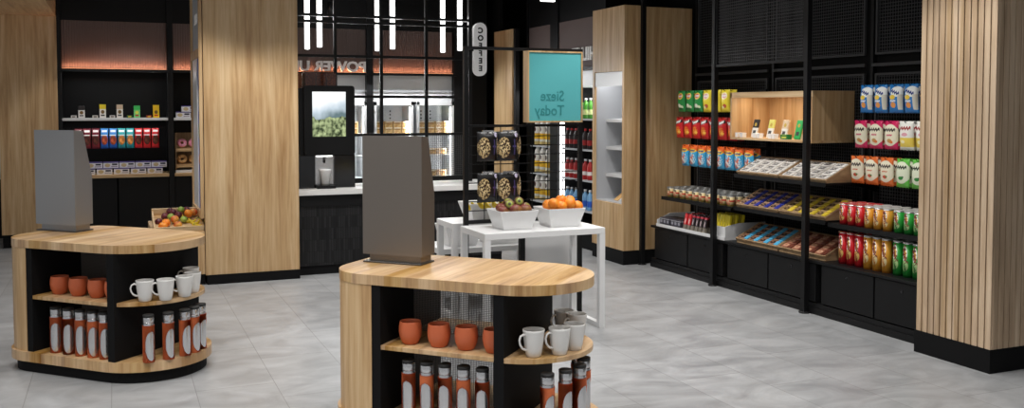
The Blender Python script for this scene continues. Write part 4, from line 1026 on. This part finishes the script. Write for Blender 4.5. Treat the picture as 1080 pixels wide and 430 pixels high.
for j, (y0, nm) in enumerate(((8.245, 'left'), (8.04, 'right'))):
    for d in range(3):
        for q in range(3):
            solo('dark_snack_box', MB().box(-0.028, 0.028, -0.028, 0.028, 0, 0.085, 0.002), 'dark_box_print', 'small dark grey box, %s in the %s group, row %s of the tray' % (('left', 'middle', 'right')[q], nm, ['one', 'two', 'three'][d]), 'box',
                 (5.19 + d * 0.062, y0 + 0.06 - q * 0.06, 0.4435), (0, 0, 0), 'small dark boxes in the white tray')
def packet(name, base, tip, patch):
    patchmat(name, base, [('r', .5, .16, .6, .18, srgb(120, 112, 100))] + patch, 0.35)
    b = MB().box(-0.024, 0.024, -0.014, 0.014, 0, 0.165, 0.004)
    bmesh.ops.rotate(b.bm, verts=b.bm.verts[:], cent=(0, 0, 0), matrix=Matrix.Rotation(R(-12), 3, 'X'))
    bmesh.ops.translate(b.bm, verts=b.bm.verts[:], vec=(0, 0, 0.0032))
    return b.mesh('packet')
pr = packet('packet_red', srgb(200, 34, 40), 0, [('w', .5, .55, .14, .08, WHT, 80)])
pk = packet('packet_black', srgb(36, 24, 28), 0, [('w', .5, .55, .14, .08, srgb(226, 200, 206), 80), ('r', .5, .88, .6, .05, srgb(190, 40, 60))])
pyl = packet('packet_yellow', srgb(232, 212, 40), 0, [('w', .5, .55, .12, .07, srgb(120, 60, 30), 80)])
for d in range(3):
    for i in range(6):
        m_ = 'packet_red' if i < 2 else 'packet_black'
        solo('snack_packet', with_mat(pr if i < 2 else pk, m_), None, '%s upright packet in the white tray, %s of six, row %s' % ('red' if i < 2 else 'black', ordn(i, 6), ['one', 'two', 'three'][d]), 'packet',
             (5.175 + d * 0.07, 7.89 - i * 0.066, 0.4435), (0, 0, RY), 'red and black packets in the white tray')
    for i in range(7):
        solo('snack_packet', with_mat(pyl, 'packet_yellow'), None, 'yellow upright packet in the white holder, %s of seven, row %s' % (ordn(i, 7), ['one', 'two', 'three'][d]), 'packet',
             (5.19 + d * 0.07, 7.455 - i * 0.0405, 0.4435 + 0.03 * 0), (0, 0, RY), 'yellow packets in the white holder').scale = (0.72, 1, 1.3)

# ---- sloping chocolate trays: three levels, two trays each, 4 x 4 pieces
def tray_print(name, face, stripe, dark):
    # (x across, y up the slope) seen from above
    m = mat(name, face, 0.4); b = m.node_tree.nodes['Principled BSDF']
    tc = N(m, 'ShaderNodeTexCoord'); sx = N(m, 'ShaderNodeSeparateXYZ'); L(m, tc.outputs['Generated'], sx.inputs[0])
    x, y = sx.outputs[0], sx.outputs[1]
    c = face
    def blob(c, cx, cy, rx, ry, k, kind='r'):
        u = math_(m, 'DIVIDE', math_(m, 'SUBTRACT', x, cx), rx); v = math_(m, 'DIVIDE', math_(m, 'SUBTRACT', y, cy), ry)
        if kind == 'r': d = math_(m, 'MAXIMUM', math_(m, 'ABSOLUTE', u), math_(m, 'ABSOLUTE', v))
        elif kind == 'w': d = math_(m, 'ABSOLUTE', math_(m, 'ADD', v, math_(m, 'MULTIPLY', math_(m, 'SINE', math_(m, 'MULTIPLY', u, 5.0)), 0.6)))
        else: d = math_(m, 'ADD', math_(m, 'MULTIPLY', u, u), math_(m, 'MULTIPLY', v, v))
        return mixc(m, math_(m, 'LESS_THAN', d, 1.0), c, k)
    if stripe is None:
        c = blob(c, .42, .52, .30, .30, dark, 'r'); c = blob(c, .45, .52, .30, .08, face, 'w')
    else:
        c = blob(c, .82, .5, .20, .6, stripe); c = blob(c, .34, .5, .26, .34, dark, 'e'); c = blob(c, .30, .56, .10, .12, face, 'e')
    L(m, c, b.inputs['Base Color'])
tray_print('piece_white', srgb(226, 222, 216), None, srgb(44, 42, 44))
tray_print('piece_blue', srgb(176, 140, 110), srgb(44, 52, 150), srgb(44, 30, 28))
tray_print('piece_yellow', srgb(170, 140, 96), srgb(224, 196, 60), srgb(60, 40, 28))
tray_print('piece_sky', srgb(150, 110, 84), srgb(80, 172, 214), srgb(50, 34, 30))
tray_print('piece_brown', srgb(160, 100, 76), srgb(110, 56, 40), srgb(196, 150, 120))
levels3 = [(1.0525, 1.08, ('white', 'white'), 'top'), (0.7555, 0.785, ('blue', 'yellow'), 'middle'), (0.4325, 0.475, ('sky', 'brown'), 'bottom')]
for z_s, zf, kinds2, lv in levels3:
    for q, (y1, kd) in enumerate(zip((7.062, 6.474), kinds2)):
        wd, dp, ht = 0.578, 0.255, 0.125
        base = zf - 0.022 if lv != 'bottom' else zf - 0.03
        base = z_s
        t = thing('chocolate_tray', 'sloping oak tray of %s chocolates, %s tray on the %s level' % ({'white': 'white wrapped', 'blue': 'blue striped', 'yellow': 'yellow striped', 'sky': 'pale blue striped', 'brown': 'brown wrapped'}[kd], ('left', 'right')[q], lv), 'tray', (5.185, y1, base), RY, 'sloping chocolate trays')
        zz = zf - base; a = math.atan2(ht, dp); sl = math.hypot(ht, dp)
        f0 = 0.0; 
        part('tray_body', MB().prism([(0, 0), (0, zz - 0.012), (dp, zz + ht - 0.012), (dp, 0)], 0.006, wd - 0.006, 'x'), 'oak_tray', t)
        rim = MB()
        def slab(x0, x1, u0, u1, h0, h1):
            b = MB().box(x0, x1, u0, u1, h0, h1)
            bmesh.ops.rotate(b.bm, verts=b.bm.verts[:], cent=(0, 0, 0), matrix=Matrix.Rotation(a, 3, 'X'))
            bmesh.ops.translate(b.bm, verts=b.bm.verts[:], vec=(0, 0, zz - 0.012)); return b
        for ar in ((0, wd, -0.008, 0.004, -0.004, 0.014), (0, wd, sl - 0.006, sl + 0.004, 0.0005, 0.014), (0, 0.008, 0.004, sl - 0.006, 0.0005, 0.014), (wd - 0.008, wd, 0.004, sl - 0.006, 0.0005, 0.014)):
            part('rim', slab(*ar), 'oak_tray', t)
        pw, pd = (wd - 0.03) / 4, (sl - 0.016) / 4
        me_p = MB().box(-pw / 2 + 0.008, pw / 2 - 0.008, -pd / 2 + 0.004, pd / 2 - 0.004, 0, 0.014, 0.003).mesh('piece'); me_p.materials.append(MATS['piece_' + kd])
        for ci in range(4):
            for ri in range(4):
                u = 0.007 + pd * (ri + 0.5); X = 0.015 + pw * (ci + 0.5)
                p = Vector((X, u * math.cos(a) - 0.001 * math.sin(a), zz - 0.012 + u * math.sin(a) + 0.001 * math.cos(a)))
                Wp = Matrix.Translation((5.185, y1, base)) @ Matrix.Rotation(RY, 4, 'Z') @ Matrix.Translation(p) @ Matrix.Rotation(a, 4, 'X')
                o = solo('chocolate_bar', me_p, None, 'chocolate in the %s %s tray, %s column, row %s from the front' % (lv, ('left', 'right')[q], ['first', 'second', 'third', 'fourth'][ci], ['one', 'two', 'three', 'four'][ri]), 'chocolate',
                         Wp.to_translation(), Wp.to_euler(), 'chocolates in the sloping trays')

# ---- crisp tubes
def tube_print(name, base, dark, pic):
    patchmat(name, base, [('e', .5, .68, .26, .24, WHT, -14), ('w', .5, .70, .24, .10, srgb(130, 30, 34), 76), ('w', .42, .66, .2, .05, srgb(226, 180, 60), 80), ('e', .5, .84, .14, .05, srgb(70, 40, 24)), ('e', .5, .34, .34, .16, pic), ('w', .5, .3, .2, .06, dark, 40), ('r', .5, .03, .7, .03, dark)], 0.3, axis=1)
tube_print('tube_red', srgb(206, 30, 38), srgb(150, 16, 26), srgb(236, 196, 110))
tube_print('tube_amber', srgb(228, 160, 52), srgb(200, 120, 30), srgb(246, 226, 170))
tube_print('tube_green', srgb(46, 160, 62), srgb(20, 110, 44), srgb(190, 224, 150))
mat('lid_clear', (0.55, 0.53, 0.5), 0.3)
def tube_root(h, m):
    t = thing('crisp_tube', 'tube', 'crisp tube')
    part('tube_body', MB().lathe([(0, 0), (0.0365, 0), (0.0365, h - 0.006), (0, h - 0.006)], 22), m, t)
    part('rim', MB().lathe([(0.038, h - 0.010), (0.038, h - 0.004), (0.034, h - 0.004)], 22, closed=False), 'steel', t)
    part('lid', MB().lathe([(0.0375, h - 0.004), (0.0375, h + 0.004), (0.034, h + 0.003), (0, h + 0.003)], 22), 'lid_clear' if m != 'tube_red' else 'tube_red', t)
    lt = text_mesh('Pringles', 0.036 if h > .2 else 0.03, 0.0002, 0.0012)
    lt.transform(Matrix.Rotation(R(78), 4, 'Y'))
    zc_ = h * 0.62
    for v in lt.vertices:
        v.co.z += zc_; x_ = max(-.034, min(.034, v.co.x)); v.co.y = -math.sqrt(0.0372 ** 2 - x_ * x_) + (v.co.y * 0.3)
    lt.transform(Matrix.Rotation(R(-90), 4, 'Z'))
    part('lettering', lt, 'tube_ink', t)
    return t
mat('tube_ink', srgb(120, 28, 30), 0.5)
TY = [5.765, 5.680, 5.592, 5.500, 5.408, 5.315, 5.205, 5.112, 5.022]
for h, z, nm, lv in ((0.250, 0.4325, 'tall', 'lower'), (0.163, 0.7425, 'short', 'upper')):
    for ci, (cname, m) in enumerate((('red', 'tube_red'), ('amber', 'tube_amber'), ('green', 'tube_green'))):
        cp = Copies(tube_root(h, m))
        for d in range(3):
            for i in range(3):
                cp.put((5.245 + d * 0.085, TY[ci * 3 + i] - (0.0 if h > .2 else 0.004), z), 0, '%s %s crisp tube, %s of three, %s' % (nm, cname, ('left', 'middle', 'right')[i], ('in front', 'second row back', 'rear row')[d] + ' on the ' + lv + ' shelf'), 'crisp tubes by the pillar')

# ================================================================== white tables, baskets and the black rack
def side_frame(x, y0, y1, zt, w_):
    b = MB().box(x, x + w_, y0, y0 + w_, 0, zt).box(x, x + w_, y1 - w_, y1, 0, zt).box(x, x + w_, y0 + w_, y1 - w_, 0, w_ * 0.8)
    return b
def table(label, x0, x1, y0, y1, zt, th=0.045, w_=0.045):
    t = thing('display_table', label, 'table', (0, 0, 0))
    part('tabletop', MB().box(x0, x1, y0, y1, zt - th, zt, 0.002), 'white_lacquer', t)
    for x in (x0, x1 - w_): part('side_frame', side_frame(x, y0 + .001, y1 - .001, zt - th, w_), 'white_lacquer', t)
    return t
table('taller white display table in front holding the kiwi and orange baskets', 2.405, 3.37, 6.205, 6.72, 0.755)
table('white display table behind the black rack, carrying the banana basket', 2.395, 3.42, 6.86, 7.26, 0.755)
table('lowest white nesting table at the back, holding large plain baskets', 2.44, 3.36, 7.32, 7.78, 0.49)
pl = thing('display_plinth', 'tall plain white plinth block behind the front table, under the teal sign', 'plinth', (0, 0, 0))
part('body', MB().box(2.962, 3.372, 6.79, 6.855, 0.0, 0.70, 0.002), 'white_lacquer', pl)

def basket(x0, x1, y0, y1, z, h, flare, label, nm='basket'):
    t = thing('fruit_basket', label, 'basket', ((x0 + x1) / 2, (y0 + y1) / 2, z))
    a, b_ = (x1 - x0) / 2, (y1 - y0) / 2; bm = bmesh.new()
    def ring(s, zz): return [bm.verts.new((sx * (a + s), sy * (b_ + s), zz)) for sx, sy in ((-1, -1), (1, -1), (1, 1), (-1, 1))]
    r0, r1 = ring(0, 0), ring(flare, h); r2 = ring(flare - 0.008, h); r3 = ring(-0.006, 0.008)
    bm.faces.new(r0[::-1]); bm.faces.new(r3)
    for p, q in ((r0, r1), (r1, r2), (r2, r3)):
        for i in range(4): bm.faces.new((p[i], p[(i + 1) % 4], q[(i + 1) % 4], q[i]))
    bmesh.ops.recalc_face_normals(bm, faces=bm.faces)
    bmesh.ops.bevel(bm, geom=bm.edges[:], offset=0.002, segments=1, affect='EDGES')
    mb = MB(); mb.bm.free(); mb.bm = bm
    part('basket_shell', mb, 'white_lacquer', t); return t
basket(2.605, 2.83, 6.34, 6.55, 0.7555, 0.14, 0.04, 'white tapered basket of kiwis and mangoes on the front table')
basket(2.995, 3.225, 6.355, 6.56, 0.7555, 0.14, 0.04, 'white tapered basket heaped with oranges on the front table')
basket(2.60, 2.83, 6.95, 7.16, 0.7555, 0.14, 0.045, 'white basket of bananas behind the black rack')
basket(2.56, 2.80, 7.42, 7.66, 0.4905, 0.17, 0.04, 'plain white basket on the low back table, left one')
basket(2.92, 3.20, 7.42, 7.66, 0.4905, 0.17, 0.04, 'plain white basket on the low back table, right one')
noisemat('kiwi_skin', srgb(96, 54, 44), srgb(140, 84, 60), 40, 0.8)
patchmat('kiwi_flesh', srgb(150, 180, 60), [], 0.4)
m_ = MATS['kiwi_flesh']; b_ = m_.node_tree.nodes['Principled BSDF']
tc = N(m_, 'ShaderNodeTexCoord'); ln_ = N(m_, 'ShaderNodeVectorMath', operation='LENGTH'); L(m_, tc.outputs['Object'], ln_.inputs[0])
rp = N(m_, 'ShaderNodeValToRGB'); e = rp.color_ramp.elements; e[0].position = 0.0; e[0].color = srgb(60, 40, 30); e[1].position = 0.033; e[1].color = srgb(110, 70, 60)
e2 = e.new(0.007); e2.color = srgb(50, 34, 26); e3 = e.new(0.011); e3.color = srgb(80, 90, 40); e4 = e.new(0.016); e4.color = srgb(176, 186, 80)
L(m_, ln_.outputs['Value'], rp.inputs[0]); L(m_, rp.outputs[0], b_.inputs['Base Color'])
def kiwi_root():
    t = thing('kiwi', 'kiwi', 'fruit'); b = MB().ball((0, 0, 0), 0.036, (1, 1, 1), 20, 14)
    bmesh.ops.bisect_plane(b.bm, geom=b.bm.verts[:] + b.bm.edges[:] + b.bm.faces[:], plane_co=(0, 0, 0.004), plane_no=(0, 0, 1), clear_outer=True)
    bmesh.ops.holes_fill(b.bm, edges=b.bm.edges[:]); part('skin', b, 'kiwi_skin', t)
    part('flesh', MB().lathe([(0, 0), (0.034, 0), (0.0345, 0.0012), (0, 0.0022)], 24), 'kiwi_flesh', t, 'cut green face', loc=(0, 0, 0.0043))
    return t
kc = Copies(kiwi_root())
for i, (x, y, z, rx, rz) in enumerate([(-0.045, -0.055, .205, 66, -25), (0.035, -0.045, .222, 62, -8), (0.105, -0.03, .178, 60, 20), (-0.02, 0.03, .215, 40, 0)]):
    kc.put((2.7175 + x, 6.445 + y, 0.7555 + z - 0.02), None, 'halved kiwi, %s, in the white basket on the front table' % ['leftmost', 'topmost', 'rightmost', 'rearmost'][i], 'halved kiwis in the basket', rot=(R(rx), 0, R(rz)))
mr = Copies(fruit_root('mango'))
for i, (x, y, z, rz) in enumerate([(-0.08, -0.03, .15, 20), (-0.06, 0.05, .16, -30), (0.0, -0.066, .16, 5), (0.075, -0.06, .16, -15), (0.07, 0.05, .18, 30), (-0.0, 0.07, .18, 0)]):
    mr.put((2.7175 + x, 6.445 + y, 0.7555 + z - 0.015), None, 'red and green mango, %s in the white basket of kiwis' % ['far left', 'left behind', 'front middle', 'front right', 'right behind', 'rear left corner'][i], 'mangoes in the basket', rot=(0, R(10), R(rz)))
oc = Copies(fruit_root('orange'))
for i, (x, y, z) in enumerate([(-0.075, -0.06, .165), (0.005, -0.02, .185), (0.05, -0.085, .165), (0.085, 0.0, .175), (0.115, -0.075, .140), (-0.02, -0.078, .145), (-0.07, 0.05, .145), (0.03, 0.07, .15), (-0.085, 0.0, .13), (0.11, 0.08, .13)]):
    oc.put((3.11 + x, 6.4575 + y, 0.7555 + z + 0.008), None, 'orange in the heaped white basket, %s' % ['leftmost large one', 'topmost one', 'front middle one', 'upper right one', 'front right one', 'low one at the front rim', 'at the rear left', 'at the rear middle', 'low at the left rim', 'at the rear right'][i], 'oranges in the basket', rot=(random.uniform(-.6, .6), random.uniform(-.6, .6), random.uniform(0, 6)), scale=(1.12,) * 3)
bc = Copies(fruit_root('banana'))
for i in range(6):
    bc.put((2.60 + i * 0.045, 6.93 + 0.01 * (i % 2), 0.7555 + 0.185 + 0.006 * (i % 3)), None, 'yellow banana behind the black rack, %s of six' % ordn(i, 6), 'bananas behind the rack', rot=(R(20 - 7 * i), R(-10 + 5 * i), R(15 + 8 * i)), scale=(1.15,) * 3)

# rack
YR = 6.765
rk = thing('grid_rack', 'black steel wire grid rack standing behind the white front table', 'rack', (0, 0, 0))
part('post', MB().box(2.449, 2.484, YR - 0.017, YR + 0.017, 0, 2.115), 'black_metal', rk)
part('post', MB().box(3.425, 3.455, YR - 0.017, YR + 0.017, 0, 2.115), 'black_metal', rk)
part('lower_post', MB().box(2.91, 2.955, YR - 0.017, YR + 0.017, 0, 0.78), 'black_metal', rk)
part('top_rail', MB().box(2.484, 3.425, YR - 0.014, YR + 0.014, 2.092, 2.115), 'black_metal', rk)
part('middle_rail', MB().box(2.484, 3.425, YR - 0.012, YR + 0.012, 1.50, 1.52), 'black_metal', rk)
part('bottom_rail', MB().box(2.484, 3.425, YR - 0.014, YR + 0.014, 0.76, 0.788), 'black_metal', rk)
b = MB()
for i in range(1, 7): b.box(2.484 + 0.1345 * i - 0.0035, 2.484 + 0.1345 * i + 0.0035, YR - 0.002, YR + 0.003, 0.788, 1.50)
for i in range(1, 10): b.box(2.484, 3.425, YR - 0.007, YR - 0.002, 0.788 + 0.0712 * i - 0.0035, 0.788 + 0.0712 * i + 0.0035)
part('wire_grid', b, 'black_metal', rk)
# teal sign
sg = thing('teal_sign', 'square teal sign in an oak box frame reading Sieze Today in reversed letters', 'sign', (0, 0, 0))
x0, x1, z0, z1, yf, yb = 2.935, 3.408, 1.535, 2.088, 6.655, 6.745
fr_ = MB().box(x0, x0 + 0.012, yf, yb, z0, z1).box(x1 - 0.012, x1, yf, yb, z0, z1).box(x0 + .012, x1 - .012, yf, yb, z0, z0 + 0.012).box(x0 + .012, x1 - .012, yf, yb, z1 - 0.012, z1)
part('frame', fr_, 'oak_upright', sg)
part('sign_face', MB().box(x0 + 0.012, x1 - 0.012, yf + 0.008, yf + 0.02, z0 + 0.012, z1 - 0.012), 'teal', sg)
me = text_mesh('Sieze\nToday', 0.116, 0.0015, 0.001, align='LEFT'); me.transform(Matrix.Diagonal((0.86, 1, 0.97, 1)))
part('lettering', me, 'teal_dark', sg, loc=(x1 - 0.158, yf + 0.007, 1.682))
part('bracket', MB().box(3.0, 3.02, yb, YR - .012, 2.07, 2.11).box(3.33, 3.35, yb, YR - .012, 2.07, 2.11), 'black_metal', sg)
# black pretzel bags on the rack
printed('bag_black', srgb(12, 11, 14), [('e', .30, .46, .29, .36, srgb(70, 48, 28)), ('n', .30, .46, .28, .35, srgb(216, 190, 136)), ('n', .34, .50, .22, .24, srgb(236, 214, 164)), ('w', .78, .5, .028, .05, srgb(110, 96, 160), 90), ('r', .775, .48, .03, .26, srgb(66, 58, 104)), ('e', .90, .88, .09, .075, srgb(206, 200, 226)), ('r', .45, .955, .25, .018, srgb(150, 150, 150))])
bb = with_mat(bag_mesh(0.178, 0.226, 0.06, 0.05, 10, 14), 'bag_black')
for r_, z in enumerate((1.240, 0.925)):
    for i, x in enumerate((2.625, 2.792)):
        solo('pretzel_bag', bb, None, 'black pretzel bag on the grid rack, %s one of the %s row' % (('left', 'middle')[i], ('upper', 'lower')[r_]), 'snack bag', (x, 6.722, z), (0, 0, R(8 - 6 * i)), 'black pretzel bags on the rack')
    solo('pretzel_bag', bb, None, 'black pretzel bag on the grid rack, right one of the %s row, turned edge-on' % ('upper', 'lower')[r_], 'snack bag', (2.915, 6.82, z), (0, 0, R(68)), 'black pretzel bags on the rack')
    pg = thing('rack_hooks', 'black hooks holding the %s row of pretzel bags' % ('upper', 'lower')[r_], 'hooks', (0, 0, 0))
    for x in (2.625, 2.792): part('hook', MB().tube([(x, YR - 0.008, z + 0.218), (x, 6.70, z + 0.218), (x, 6.694, z + 0.228)], 0.003, 6), 'black_metal', pg)
    part('clip', MB().box(2.58, 2.67, 6.700, 6.712, z + 0.227, z + 0.237), 'steel', pg); part('clip', MB().box(2.75, 2.84, 6.700, 6.712, z + 0.227, z + 0.237), 'steel', pg)

# ================================================================== the two kiosks
K45 = R(-45); kx = Vector((1, -1, 0)) / 2 ** .5; kn = Vector((1, 1, 0)) / 2 ** .5
def stadium(L_, W_, rl, o=0.0, n=12, sl=0.0):
    """outline in (s, d); right end a half circle, left end rounded corners; o = inset"""
    rr_ = W_ / 2 - o; rl_ = max(0.02, rl - o); pts = []
    def arc(cx, cy, r, a0, a1, k):
        for i in range(k + 1):
            a = R(a0 + (a1 - a0) * i / k); pts.append((cx + r * math.cos(a), cy + r * math.sin(a)))
    arc(L_ - W_ / 2, W_ / 2, rr_, -90, 90, 2 * n)
    arc(sl + o + rl_, W_ - o - rl_, rl_, 90, 180, n); arc(sl + o + rl_, o + rl_, rl_, 180, 270, n)
    return pts
def clip(pts, s_max=None, s_min=None):
    out = []
    def ins(p): return (s_max is None or p[0] <= s_max) and (s_min is None or p[0] >= s_min)
    lim = s_max if s_max is not None else s_min
    for i in range(len(pts)):
        a, b = pts[i], pts[(i + 1) % len(pts)]
        if ins(a): out.append(a)
        if ins(a) != ins(b):
            t = (lim - a[0]) / (b[0] - a[0]); out.append((lim, a[1] + t * (b[1] - a[1])))
    return out
def cup_mesh():
    return MB().lathe([(0, 0), (0.034, 0), (0.040, 0.004), (0.053, 0.035), (0.0575, 0.062), (0.0565, 0.085), (0.0525, 0.108), (0.0515, 0.112), (0.0485, 0.110), (0.052, 0.085), (0.053, 0.062), (0.048, 0.035), (0.034, 0.008), (0, 0.006)], 32)
def mug_mesh():
    return MB().lathe([(0, 0), (0.031, 0), (0.036, 0.004), (0.041, 0.03), (0.048, 0.08), (0.0515, 0.118), (0.0525, 0.128), (0.0500, 0.128), (0.0490, 0.118), (0.0455, 0.08), (0.038, 0.03), (0.030, 0.009), (0, 0.007)], 32)
def mug_handle():
    return MB().tube([(-0.047, 0, 0.104), (-0.060, 0, 0.110), (-0.075, 0, 0.104), (-0.082, 0, 0.086), (-0.078, 0, 0.064), (-0.066, 0, 0.046), (-0.052, 0, 0.038), (-0.041, 0, 0.036)], [.005, .0055, .005, .005, .005, .005, .0055, .006], 10)
def flask_root():
    t = thing('flask', 'flask', 'flask')
    part('flask_body', MB().lathe([(0, 0.002), (0.031, 0.002), (0.032, 0.006), (0.032, 0.225), (0.030, 0.232), (0.030, 0.236), (0, 0.236)], 32), 'steel', t, 'polished steel cylinder')
    bm = bmesh.new(); ns, nz = 64, 46; r, z0, z1 = 0.0345, 0.0, 0.222; g = []
    for j in range(nz + 1):
        row = []
        for i in range(ns):
            a = 2 * PI * i / ns; z = z0 + (z1 - z0) * j / nz
            row.append(bm.verts.new((r * math.cos(a), r * math.sin(a), z)))
        g.append(row)
    for j in range(nz):
        for i in range(ns):
            a = (2 * PI * (i + 0.5) / ns + PI) % (2 * PI) - PI; z = z0 + (z1 - z0) * (j + 0.5) / nz
            if (a / 1.22) ** 2 + ((z - 0.098) / 0.088) ** 2 < 1: continue
            f = bm.faces.new((g[j][i], g[j][(i + 1) % ns], g[j + 1][(i + 1) % ns], g[j + 1][i])); f.smooth = True
    for v in [v for v in bm.verts if not v.link_faces]: bm.verts.remove(v)
    ext = bmesh.ops.solidify(bm, geom=bm.faces[:], thickness=0.0022)
    mb = MB(); mb.bm.free(); mb.bm = bm
    part('sleeve', mb, 'rust_sleeve', t, 'rust orange sleeve with oval cut-out')
    part('cap', MB().lathe([(0, 0.236), (0.031, 0.236), (0.0315, 0.24), (0.0315, 0.268), (0.030, 0.271), (0, 0.271)], 32), 'steel', t, 'steel screw cap')
    part('cap_top', MB().lathe([(0.0322, 0.2712), (0.0322, 0.283), (0.030, 0.285), (0, 0.285)], 32), 'rubber_black', t)
    return t
CUP = Copies(thing('tumbler', 'tumbler', 'cup')); part('bowl', cup_mesh(), 'rust_ceramic', CUP.root)
MUG = Copies(thing('mug', 'mug', 'mug')); part('bowl', mug_mesh(), 'white_ceramic', MUG.root); part('handle', mug_handle(), 'white_ceramic', MUG.root)
FL = Copies(flask_root())

def kiosk(which, s0, d0, L_, W_, sb, dv, dv1, metal, boxs, boxd, cups, mugs, flB, flE):
    o = kx * s0 + kn * d0; loc = (o.x, o.y, 0)
    def at(s_, d_, z): q = o + kx * s_ + kn * d_; return (q.x, q.y, z)
    near = {'left': 'at left', 'centre': 'in the centre'}[which]
    t = thing('kiosk_counter', 'rounded oak display kiosk with open shelves, %s' % ('the left one by the oak columns' if which == 'left' else 'the front centre one'), 'kiosk', loc, K45)
    rl = 0.235; sl = {'left': 0.080, 'centre': 0.020}[which]
    out = stadium(L_, W_, rl, sl=sl)
    part('countertop', MB().prism(out, 0.781, 0.83), 'oak_counter', t)
    part('base_board', MB().prism(stadium(L_ + 0.028, W_, rl, -0.012, sl=sl), 0.072, 0.132), 'oak_counter', t)
    part('plinth', MB().prism(stadium(L_ + 0.028, W_, rl, 0.02, sl=sl), 0.0, 0.072), 'black_matt', t)
    endp = clip(stadium(L_, W_, rl, 0.003, sl=sl), s_max=sb)
    part('end_block', MB().prism(endp, 0.132, 0.781), 'oak_upright', t)
    part('liner', MB().box(sb + 0.0005, sb + 0.048, 0.006, W_ - 0.006, 0.132, 0.781), 'black_matt', t)
    part('divider', MB().box(dv, dv1, 0.004, W_ - 0.004, 0.132, 0.781), 'black_matt', t)
    ym = W_ * 0.52
    b = MB(); x = sb + 0.050
    while x < dv - 0.004: b.box(x, x + 0.0032, ym, ym + 0.003, 0.132, 0.781); x += 0.0085
    z = 0.137
    while z < 0.779: b.box(sb + 0.049, dv - 0.001, ym + 0.003, ym + 0.006, z, z + 0.0025); z += 0.0085
    part('mesh_divider', b, 'kiosk_mesh', t, 'fine grey metal mesh')
    part('shelf', MB().box(sb + 0.0485, dv - 0.0005, 0.008, ym - 0.001, 0.463, 0.485, 0.001), 'oak_counter', t)
    part('shelf', MB().box(sb + 0.0485, dv - 0.0005, ym + 0.007, W_ - 0.008, 0.463, 0.485, 0.001), 'oak_counter', t)
    part('end_shelf', MB().prism(clip(stadium(L_, W_, rl, 0.004, sl=sl), s_min=dv1 + 0.0005), 0.463, 0.485), 'oak_counter', t, 'half-round oak end shelf')
    # self checkout housing
    bx = thing('checkout_terminal', '%s metal checkout housing standing on the %s kiosk' % ({'left': 'grey', 'centre': 'warm-reflecting grey'}[which], which), 'terminal', at(boxs, boxd, 0.8305), K45)
    part('base_plate', MB().box(0.0, 0.345, 0.0, 0.155, 0, 0.008, 0.001), 'plate_dark', bx)
    part('foot', MB().box(0.03, 0.335, 0.02, 0.135, 0.008, 0.045), metal, bx)
    part('housing', MB().prism([(0.0, 0.045), (0.145, 0.045), (0.145, 0.36), (0.075, 0.665), (0.0, 0.672)], 0.0, 0.352, 'x'), metal, bx)
    part('screen', MB().prism([(0.1455, 0.37), (0.150, 0.37), (0.0805, 0.655), (0.076, 0.655)], 0.02, 0.33, 'x'), 'gloss_black', bx)
    for i, (s_, d_) in enumerate(cups):
        CUP.put(at(s_, d_, 0.4852), 0, 'rust orange tumbler on the %s kiosk shelf, %s of four' % (which, ordn(i, len(cups))), 'rust orange tumblers')
    for i, (s_, d_, a) in enumerate(mugs):
        MUG.put(at(s_, d_, 0.4852), R(a), 'white mug on the end shelf of the %s kiosk, %s' % (which, ['leftmost', 'second from left at the front', 'third, at the rounded rim', 'farthest back', 'back one at the right rim'][i]), 'white mugs')
    for i, (s_, d_, a) in enumerate(flB):
        FL.put(at(s_, d_, 0.1322), R(a), 'steel flask with rust sleeve under the %s kiosk tumblers, %s' % (which, ordn(i, len(flB))), 'steel and rust flasks')
    for i, (s_, d_, a) in enumerate(flE):
        FL.put(at(s_, d_, 0.1322), R(a), 'steel flask with rust sleeve at the rounded end of the %s kiosk, %s' % (which, ordn(i, len(flE))), 'steel and rust flasks')
kiosk('left', -5.345, 4.257, 1.308, 0.745, 0.345, 1.003, 1.055, 'steel_grey', 0.02, 0.37,
      [(0.50, .12), (0.655, .12), (0.81, .12), (0.945, .12)],
      [(1.165, .14, 10), (1.255, .215, 10), (1.285, .345, 10), (1.245, .465, 10), (1.115, .60, 0)],
      [(0.525, .06, -95), (0.63, .06, -92), (0.73, .06, -90), (0.83, .06, -88), (0.925, .06, -85)],
      [(1.225, .10, -60), (1.285, .20, -56), (1.318, .305, -52), (1.318, .39, -48), (1.295, .475, -44)])
kiosk('centre', -2.685, 4.00, 1.330, 0.680, 0.307, 0.962, 1.012, 'steel_warm_reflection', 0.068, 0.325,
      [(0.472, .10), (0.63, .10), (0.777, .10), (0.925, .10)],
      [(1.125, .10, 12), (1.225, .18, 12), (1.262, .29, 12), (1.12, .55, 12), (1.205, .50, 12)],
      [(0.487, .052, -128), (0.587, .052, -126), (0.685, .052, -124), (0.784, .052, -122), (0.883, .052, -120)],
      [(1.20, .085, -72), (1.255, .18, -70), (1.29, .29, -66), (1.27, .42, -60), (1.20, .53, -50)])
